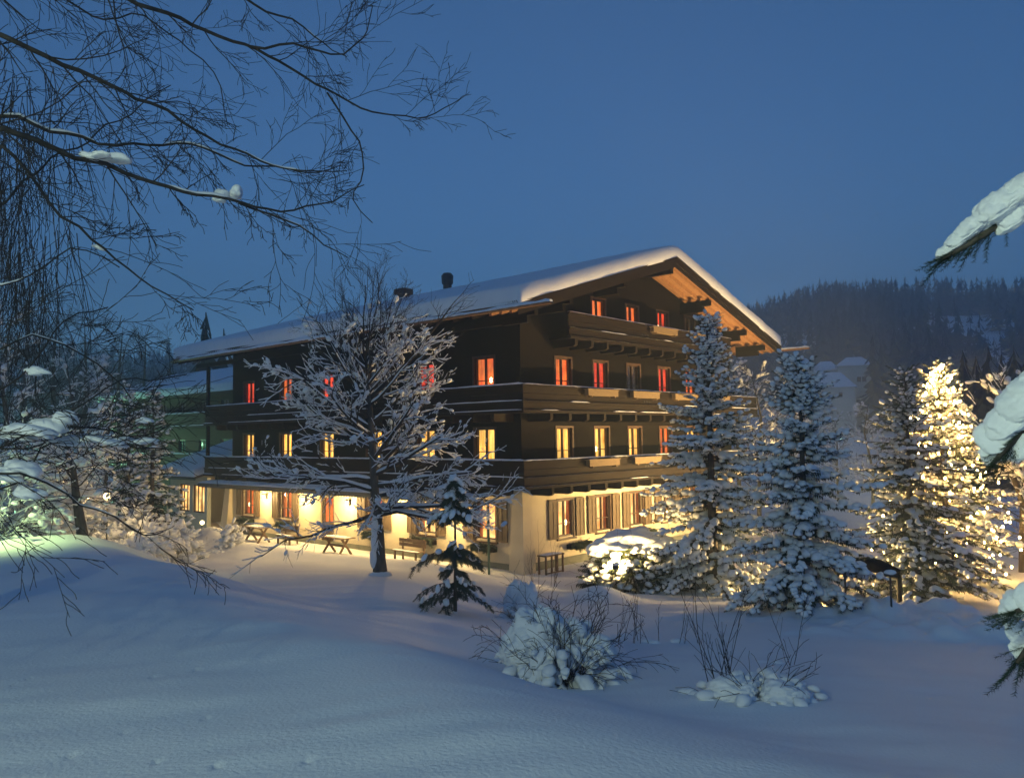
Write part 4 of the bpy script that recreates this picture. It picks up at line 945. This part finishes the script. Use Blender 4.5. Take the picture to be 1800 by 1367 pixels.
# ------------------------------------------------------------------ annex, porch (in chalet-aligned frame)
def annex():
    A = thing('annex_house', 'second dark timber house with balconies and snowy roof, edged in green lamplight', 'house', P0, TH)
    x0, x1, y0, y1 = 4.2, 15., 28.5, 49.; ez = 8.35; sl = .32; rx = (x0+x1)/2
    f = lambda x: ez+sl*(x1+1.2-rx)-sl*np.abs(x-rx)-0.0
    ops = [(y-.55, y+.55, z, z+1.3) for y in np.arange(30.6, 48.5, 3.1) for z in (3.9, 6.6)]
    m = MB(); wall_cells(m, 'y', x0, .3, -.5, 8.6, y0, y1, ops); m.box(x0+.3, x1, y0, y0+.3, -.5, 8.6); m.box(x1-.3, x1, y0+.3, y1, -.5, 8.6); m.build('wall', ANNEXW, A)
    for i, (a, b, c, d) in enumerate(ops):
        fm = MB(); fm.box(x0+.06, x0+.14, a, a+.08, c, d); fm.box(x0+.06, x0+.14, b-.08, b, c, d); fm.box(x0+.06, x0+.14, a+.08, b-.08, c, c+.08); fm.box(x0+.06, x0+.14, a+.08, b-.08, d-.08, d); fm.box(x0+.06, x0+.14, (a+b)/2-.03, (a+b)/2+.03, c+.08, d-.08)
        w = fm.build('window', FRAMEW, A); MB().box(x0+.1, x0+.106, a+.08, b-.08, c+.08, d-.08).build('pane', GLASS, w); MB().box(x0+.25, x0+.26, a-.1, b+.1, c-.1, d+.1).build('curtain', GREENWIN if i in (2, 4) else DULL, w)
    for zr in (4.2, 7.0):
        b = MB().box(x0-1.1, x0, y0, y1, zr-1.0, zr-.9).build('balcony', ANNEXW, A); MB().box(x0-1.12, x0-1.04, y0, y1, zr-.85, zr-.05).build('board', ANNEXW, b); MB().box(x0-1.17, x0-1.0, y0, y1, zr-.05, zr).build('handrail', ANNEXW, b)
        snow_strip(MB(), (x0-1.08, y0, zr-.003), (x0-1.08, y1, zr-.003), .2, .11, 90).build('snow', SNOW, b, True)
        s = MB(); snow_strip(s, (x0-1.13, y0, zr-.86), (x0-1.13, y1, zr-.86), .1, .06, 91); stuff(s.build('snow', SNOW, b, True))
    m = MB()
    for a, b in ((x0-1.2, rx), (rx, x1+1.2)):
        bt = [(a, y0-1.2, f(a)-.2), (b, y0-1.2, f(b)-.2), (b, y1+1.2, f(b)-.2), (a, y1+1.2, f(a)-.2)]; m.hexa(bt, [(p[0], p[1], p[2]+.2) for p in bt])
    r = m.build('roof', ANNEXW, A); roof_snow(x0-1.25, x1+1.25, y0-1.25, y1+1.25, .55, 50, 50, lambda x: f(x)-.005, rx, 95).build('roof_snow', SNOW, r, True)
annex()
def porch():
    A = thing('glazed_porch', 'low porch with snowy lean-to roof and yellow-lit windows between the two houses', 'porch', P0, TH)
    x0, y0, y1 = -.6, 23.6, 28.2
    m = MB(); ops = [(23.9, 25.3, .95, 2.55), (25.7, 27.0, .95, 2.55)]; wall_cells(m, 'y', x0, .25, -.5, 3.0, y0, y1, ops); m.box(x0+.25, 4.1, y1-.25, y1, -.5, 3.0); m.build('wall', PALEWALL, A)
    for a, b, c, d in ops:
        fm = MB(); fm.box(x0+.06, x0+.14, a, a+.07, c, d); fm.box(x0+.06, x0+.14, b-.07, b, c, d); fm.box(x0+.06, x0+.14, a+.07, b-.07, c, c+.07); fm.box(x0+.06, x0+.14, a+.07, b-.07, d-.07, d)
        for q in (.33, .66): fm.box(x0+.07, x0+.13, a+(b-a)*q-.02, a+(b-a)*q+.02, c+.07, d-.07)
        w = fm.build('window', FRAMEW, A); MB().box(x0+.1, x0+.106, a+.07, b-.07, c+.07, d-.07).build('pane', GLASS, w); MB().box(x0+.24, x0+.26, a, b, c, d).build('lit_interior', ROOM, w)
    bt = [(x0-.7, y0, 2.95), (4.1, y0, 4.6), (4.1, y1+.6, 4.6), (x0-.7, y1+.6, 2.95)]; r = MB().hexa(bt, [(p[0], p[1], p[2]+.12) for p in bt]).build('roof', ANNEXW, A)
    z = lambda x: 3.065+(np.asarray(x)-(x0-.7))*.3438
    roof_snow(x0-.75, 4.1, y0, y1+.65, .42, 30, 24, z, 9., 97).build('roof_snow', SNOW, r, True)
    MB().tube([(x0-.72, y0, 2.93), (x0-.72, y1+.6, 2.93)], .06, 7, True).build('gutter', GREENP, r)
    MB().tube([(x0-.72, y1+.3, 2.9), (x0-.5, y1+.3, 2.6), (x0-.12, y1+.1, 2.4), (x0-.12, y1+.1, -.1)], .045, 7).build('downpipe', PALEWALL, A, True)
porch()
def garden_chair(p, rz, label, group):
    t = thing('garden_chair', label, 'chair', p, rz, group)
    MB().box(-.22, .22, -.22, .22, .42, .45).build('seat', WHITEP, t); b = MB()
    for k in range(4): b.box(-.2+k*.12, -.16+k*.12, .2, .23, .45, .86)
    b.box(-.22, .22, .2, .235, .86, .92); b.build('backrest', WHITEP, t)
    for sx in (-.2, .2):
        for sy in (-.2, .2): MB().tube([(sx*1.05, sy*1.05, 0), (sx, sy, .42)], .018, 5).build('leg', WHITEP, t)
        MB().box(sx-.02, sx+.02, -.22, .2, .64, .665).build('armrest', WHITEP, t)
for k, (x, y, a) in enumerate(((-2.0, 24.3, 2.2), (-2.6, 25.8, .6))): garden_chair(tpos(x, y), TH+a, 'white slatted garden chair in front of the glazed porch', 'white chairs at the porch')
t = thing('garden_table', 'white garden table with snow on it in front of the porch', 'table', tpos(-2.7, 24.9), TH)
MB().box(-.45, .45, -.45, .45, .70, .735).build('table_top', WHITEP, t)
for sx in (-.38, .38):
    for sy in (-.38, .38): MB().tube([(sx, sy, 0), (sx, sy, .70)], .02, 5).build('leg', WHITEP, t)
m = MB(); m.inst(*I2, np.diag([.42, .42, .07])[None], np.array([[0, 0, .74]]), .05, np.random.default_rng(1)); m.build('snow', SNOW, t, True)
q = tpos(-1.3, 22.75); t = thing('globe_lamp', 'small white globe lamp by the far buttress', 'lamp', q)
MB().tube([(0, 0, -.1), (0, 0, .5)], .03, 6).build('post', METAL, t); MB().inst(*I2, np.diag([.12]*3)[None], np.array([[0, 0, .6]]), 0).build('globe', LANTERN, t, True)

# mercury street lamps that throw the green light
def street_lamp(p, h, energy, label, rz=0, cone=None, col=(.82, 1, .68)):
    t = thing('street_lamp', label, 'street lamp', p, rz)
    MB().tube([(0, 0, -.3), (0, 0, h*.5), (0, 0, h)], [.07, .055, .045], 8, True).tube([(0, 0, h-.05), (.4, 0, h+.12), (.9, 0, h+.12)], .03, 6).build('pole', METAL, t)
    MB().box(.7, 1.3, -.12, .12, h+.06, h+.18).build('head', METAL, t); MB().box(.78, 1.25, -.09, .09, h+.02, h+.058).build('glass', MERC, t)
    lamp('mercury_light', t, (1.0, 0, h-.12), energy, col, .15, cone); return t
x, y = -17.6, 22.6; street_lamp((x, y, gz(x, y)), 3.4, 1500, 'street lamp on the crest beyond the birch shedding green light', .3, 132, (.74, 1, .36))
x, y = -6.5, -5.0; street_lamp((x, y, gz(x, y)), 5.5, 1900, 'street lamp beside the viewpoint shedding pale green light', .5)
q = loc2w(-3.0, 47.0); street_lamp((q[0], q[1], gz(q[0], q[1])), 5.0, 2600, 'street lamp by the annex lighting its eaves green', TH, None, (.4, 1, .5))
q = on_ground(1467, 105); street_lamp((q[0], q[1], at(1467, 772, 105)[2]-5.5), 5.5, 60, 'distant street lamp shining green between the spruces', 0)

# stakes and the dark timber at the right
for px, py, top, cap in ((1487, 1062, 1003, 0), (1567, 1066, 1012, 1)):
    q = pix_ground(px, py); D = math.hypot(q[0], q[1]); h = at(px, top, D)[2]-q[2]
    t = thing('stake', 'thin black stake with a small cap of snow' if cap else 'thin black stake without snow, close by the lumpy spruce', 'stake', q)
    MB().tube([(0, 0, -.3), (0, 0, h)], .022, 6, True).build('shaft', METAL, t)
    if cap: MB().box(-.12, .12, -.06, .06, h, h+.05).build('cross_piece', METAL, t); m = MB(); m.inst(*I2, np.diag([.14, .09, .06])[None], np.array([[0, 0, h+.08]]), .05, np.random.default_rng(2)); m.build('snow', SNOW, t, True)
D = 24.3; a = [at(px, py, D) for px, py in ((1470, 1000), (1505, 990), (1545, 995), (1580, 1010))]; q = on_ground(1525, D)
t = thing('curved_beam', 'dark curved timber beam lying between the two right-hand spruces', 'beam', q)
m = MB(); pts = np.array(a)-q; m.tube(pts, [.17, .19, .19, .15], 8, True); m.build('timber', DARKWOOD, t, True)
for i in (0, 3): MB().tube([(pts[i][0], pts[i][1], -.2), (pts[i][0], pts[i][1], pts[i][2])], .07, 6).build('support', DARKWOOD, t)

# fir boughs in the window boxes
def boughs(p, rz, L, seed, label, group):
    rng = np.random.default_rng(seed); t = thing('window_box', label, 'window box', p, rz, group)
    MB().box(-L/2, L/2, -.26, -.02, -.2, .0).build('box', DARKWOOD, t); n = 90
    P = np.stack([rng.uniform(-L/2, L/2, n), rng.uniform(-.32, -.08, n), rng.uniform(-.05, .08, n)], -1); Dv = np.stack([rng.normal(0, .6, n), -rng.uniform(.1, .9, n), rng.uniform(-.9, .25, n)], -1)
    nd = MB(); nd.inst(FEA[0], FEA[1], frames(Dv)*rng.uniform(.22, .38, n)[:, None, None], P); nd.build('fir_boughs', NEEDLE, t)
for x in (3.25, 5.8, 8.3): boughs(loc2w(x, 0, .72), TH, 1.25, int(x*10), 'dark fir boughs in a window box under a gable ground-floor window', 'fir window boxes on the gable')
for y in LY:
    if y != 12.7: boughs(loc2w(0, y, .8), ang, 1.25, int(y*10), 'dark fir boughs in a window box under a ground-floor window beneath the awning', 'fir window boxes under the awning')

# ------------------------------------------------------------------ background: castle, trees, forest
def castle():
    D = 190.; base = on_ground(1480, D); s = D/FPX
    A = thing('castle', 'pale old castle with snowy hipped roofs and square towers on the hillside', 'castle', base, R(-20))
    def zz(py): return at(1480, py, D)[2]-base[2]
    def block(name, px0, px1, yo, dep, ztop, zr, mt=CASTLE, wins=()):
        a = (px0-1480)*s; b = (px1-1480)*s
        w = MB().box(a, b, yo, yo+dep, -6, ztop).build(name, mt, A)
        for (u, v, ww, hh) in wins:
            MB().box(a+(b-a)*u-ww/2, a+(b-a)*u+ww/2, yo-.06, yo-.02, v, v+hh).build('window', FRAMEW, w)
        m = MB(); o = .5; cx_, cy_ = (a+b)/2, yo+dep/2; k = (b-a)*.22; v = [(a-o, yo-o, ztop), (b+o, yo-o, ztop), (b+o, yo+dep+o, ztop), (a-o, yo+dep+o, ztop), (cx_-k, cy_, zr), (cx_+k, cy_, zr)]
        m.add(v, [(0, 1, 5, 4), (2, 3, 4, 5)]); m.add(v, [(1, 2, 5), (3, 0, 4)]); m.add(v, [(0, 3, 2, 1)])
        r = m.build('roof', SNOW, w); return w
    block('tower', 1478, 1530, 0, 7, zz(643), zz(626), wins=((.6, zz(672), .8, 1.1), (.75, zz(672), .8, 1.1), (.55, zz(710), .7, .9)))
    block('tower', 1402, 1441, 1, 6, zz(640), zz(624), wins=((.6, zz(668), .7, 1.1),))
    block('hall', 1441, 1480, 3, 6, zz(648), zz(630), wins=((.3, zz(655), .5, .6), (.6, zz(655), .5, .6)))
    block('hall', 1430, 1500, -7, 8, zz(683), zz(655), wins=((.3, zz(700), .7, 1.0), (.7, zz(700), .7, 1.0), (.5, zz(722), .7, 1.0)))
castle()
def far_proto(seed, n=70):
    rng = np.random.default_rng(seed); m = MB(); h = 1.
    v = []; f = []
    for i in range(n):
        z = rng.uniform(.04, .96); L = .20*(1-z)**.85*rng.uniform(.6, 1.25)+.012; a = rng.uniform(0, 6.283); w = .045+.05*(1-z); d = rng.uniform(.02, .09)
        k = len(v); v += [(0, 0, z+.05), (L*math.cos(a-w*7), L*math.sin(a-w*7), z-d), (L*1.12*math.cos(a), L*1.12*math.sin(a), z-d*1.3), (L*math.cos(a+w*7), L*math.sin(a+w*7), z-d)]; f += [(k, k+1, k+2, k+3)]
    m.add(v, f); m.tube([(0, 0, 0), (0, 0, 1.)], [.015, .003], 3); return m
FP = [far_proto(200+i) for i in range(4)]; FPV = [np.concatenate(m.v) for m in FP]; FPQ = [np.concatenate(m.q) for m in FP]
FPS = [far_proto(300+i, 34) for i in range(4)]; FSV = [np.concatenate(m.v) for m in FPS]; FSQ = [np.concatenate(m.q) for m in FPS]
rng = np.random.default_rng(500)
FPM = [m.mesh('crown', FARFIR) for m in FP]
def far_fir(px, D, tip, k, name, label, group, wide=1.):
    q = on_ground(px, D); h = at(px, tip, D)[2]-q[2]; t = thing(name, label, 'tree', (q[0], q[1], q[2]-.2), rng.uniform(0, 6.28), group)
    c = obj('crown', FPM[k % 4], t); c.scale = (h*wide*rng.uniform(.9, 1.15), h*wide, h); MB().tube([(0, 0, -.2), (0, 0, h*.5)], [h*.014, h*.008], 5).build('trunk', BARK, t)
for i, (px, D, tip) in enumerate(((360, 78, 545), (392, 80, 574))): far_fir(px, D, tip, i, 'fir_tree', ('taller' if i == 0 else 'smaller')+' dark fir standing behind the chalet roof beyond the annex', None, 1.1)
for i, (px, D, tip) in enumerate(((1700, 95, 612), (1722, 90, 622), (1745, 98, 606), (1768, 88, 618), (1790, 96, 602), (1815, 90, 610), (1840, 95, 600), (1735, 84, 640), (1775, 82, 645), (1808, 80, 640))):
    far_fir(px, D, tip, i, 'dark_fir', 'dark snow-dusted fir in the row behind the fairy-lit fir', 'dark firs behind the lit fir', 1.15)
for i, (px, D, tip) in enumerate(((1541, 185, 585), (1555, 200, 600), (1580, 215, 575), (1600, 225, 560), (1640, 220, 570), (1655, 230, 585), (1618, 210, 600), (1560, 225, 590))):
    far_fir(px, D, tip, i, 'hillside_fir', 'dark fir standing on the slope beside the castle', 'firs beside the castle', 1.)
# bare woods left behind and right edge
def bare_bg(px, D, tip, seed, label, group, W_=.5, kids=7, dep=2, snow=.0, mt=None, name='bare_tree'):
    q = on_ground(px, D); h = at(px, tip, D)[2]-q[2]; rng = np.random.default_rng(seed); t = thing(name, label, 'tree', (q[0], q[1], q[2]-.1), 0, group); out = []
    tp = np.array([(0, 0, 0), (.1*rng.normal(), 0, h*.35), (.2*rng.normal(), .2*rng.normal(), h*.7), (.3*rng.normal(), 0, h*.97)])
    for k in range(24):
        f = rng.uniform(.15, .97); pp = np.array([np.interp(f*h, tp[:, 2], tp[:, i]) for i in range(3)]); a = rng.uniform(0, 6.283); el = R(rng.uniform(15, 65))
        grow(out, pp, (math.cos(a)*math.cos(el), math.sin(a)*math.cos(el), math.sin(el)), h*(.34*(1-f)+.1)*rng.uniform(.8, 1.2), .012+h*.003*(1-f), dep, rng, .55, .0, kids, .16, .55, .008 if D > 45 else .005, .04)
    m = MB(); m.tube(tp, [h*.016, h*.012, h*.007, .01], 6); m.build('trunk', BARK, t); b = MB(); branch_mesh(out, b, {2: 4, 1: 3, 0: 3}); c = b.build('crown', mt or TWIG, t)
    if snow: s = MB(); branch_snow(out, s, rng, 1e9, snow, .03, .8, 0, .12, .1); stuff(s.build('snow', SNOW, c, True))
for i, (px, D, tip) in enumerate(((-20, 52, 430), (40, 58, 480), (95, 62, 520), (150, 66, 545), (205, 70, 560), (255, 72, 575), (300, 80, 585), (20, 44, 560), (120, 48, 610), (185, 52, 640))):
    bare_bg(px, D, tip, 800+i, 'bare twiggy tree in the dusky wood behind the annex', 'bare trees behind the annex', dep=2, kids=6, snow=.25 if i > 6 else 0)
for i, (px, D, tip) in enumerate(((1330, 48, 650), (1385, 52, 690), (1300, 55, 640), (1530, 60, 700), (1470, 64, 735))):
    bare_bg(px, D, tip, 830+i, 'leafless tree growing behind the chalet\'s right-hand end and the spruces', 'leafless trees behind the spruces', dep=2, kids=5, snow=.35)
for i, (px, D, tip) in enumerate(((1785, 34, 650), (1830, 32, 690))):
    bare_bg(px, D, tip, 850+i, 'bare snow-dusted tree %s, its twigs catching warm light' % ('just behind the fairy-lit fir' if i == 0 else 'beside the foreground spruce bough'), 'bare trees beside the lit fir', dep=2, kids=6, snow=.3)
# the wood on the hill: one far-off mass
fm = MB(); N = 5200
az = np.radians(np.where(rng.uniform(0, 1, N) < .78, rng.uniform(9, 46, N), rng.uniform(-46, 9, N))); rr = 470-rng.uniform(0, 1, N)**1.3*265
x = rr*np.sin(az); y = rr*np.cos(az); z = hz(x, y)
clear = (vnoise(x*.018+4, y*.018, 31)*.6+vnoise(x*.05, y*.05, 32)*.4)
keep = (clear > .36) & ~((np.degrees(az) > 18.5) & (np.degrees(az) < 25.5) & (rr < 245)); x, y, z, rr = x[keep], y[keep], z[keep], rr[keep]
hh = rng.uniform(9, 17, len(x)); ro = rng.uniform(0, 6.28, len(x)); pk = rng.integers(0, 4, len(x))
for k in range(4):
    s = pk == k; n = s.sum(); M = np.zeros((n, 3, 3)); c, s2 = np.cos(ro[s]), np.sin(ro[s]); w = hh[s]*rng.uniform(.85, 1.35, n)
    M[:, 0, 0] = c*w; M[:, 0, 1] = -s2*w; M[:, 1, 0] = s2*w; M[:, 1, 1] = c*w; M[:, 2, 2] = hh[s]
    fm.inst(FSV[k], FSQ[k], M, np.stack([x[s], y[s], z[s]-.3], -1))
o = fm.build('forest', FARFIR); tag(o, 'dark conifer wood covering the hazy hill', 'forest', kind='stuff')

# ------------------------------------------------------------------ evening haze
HZ = MB().box(-660, 660, -660, 660, -3, 135).build('haze', None); tag(HZ, 'thin blue evening haze over the whole valley', 'haze', kind='stuff')
hm = bpy.data.materials.new('evening_haze'); hm.use_nodes = True; n = hm.node_tree; n.nodes.clear()
ho = n.nodes.new('ShaderNodeOutputMaterial'); pv = n.nodes.new('ShaderNodeVolumePrincipled'); pv.inputs['Color'].default_value = (.78, .94, 1, 1); pv.inputs['Density'].default_value = .0023; pv.inputs['Anisotropy'].default_value = .45
n.links.new(pv.outputs[0], ho.inputs['Volume']); HZ.data.materials.append(hm)
print('tris', sum(len(o.data.loop_triangles) if o.data.loop_triangles else sum(len(p.vertices)-2 for p in o.data.polygons) for o in {o.data: o for o in bpy.data.objects if o.type == 'MESH'}.values()))
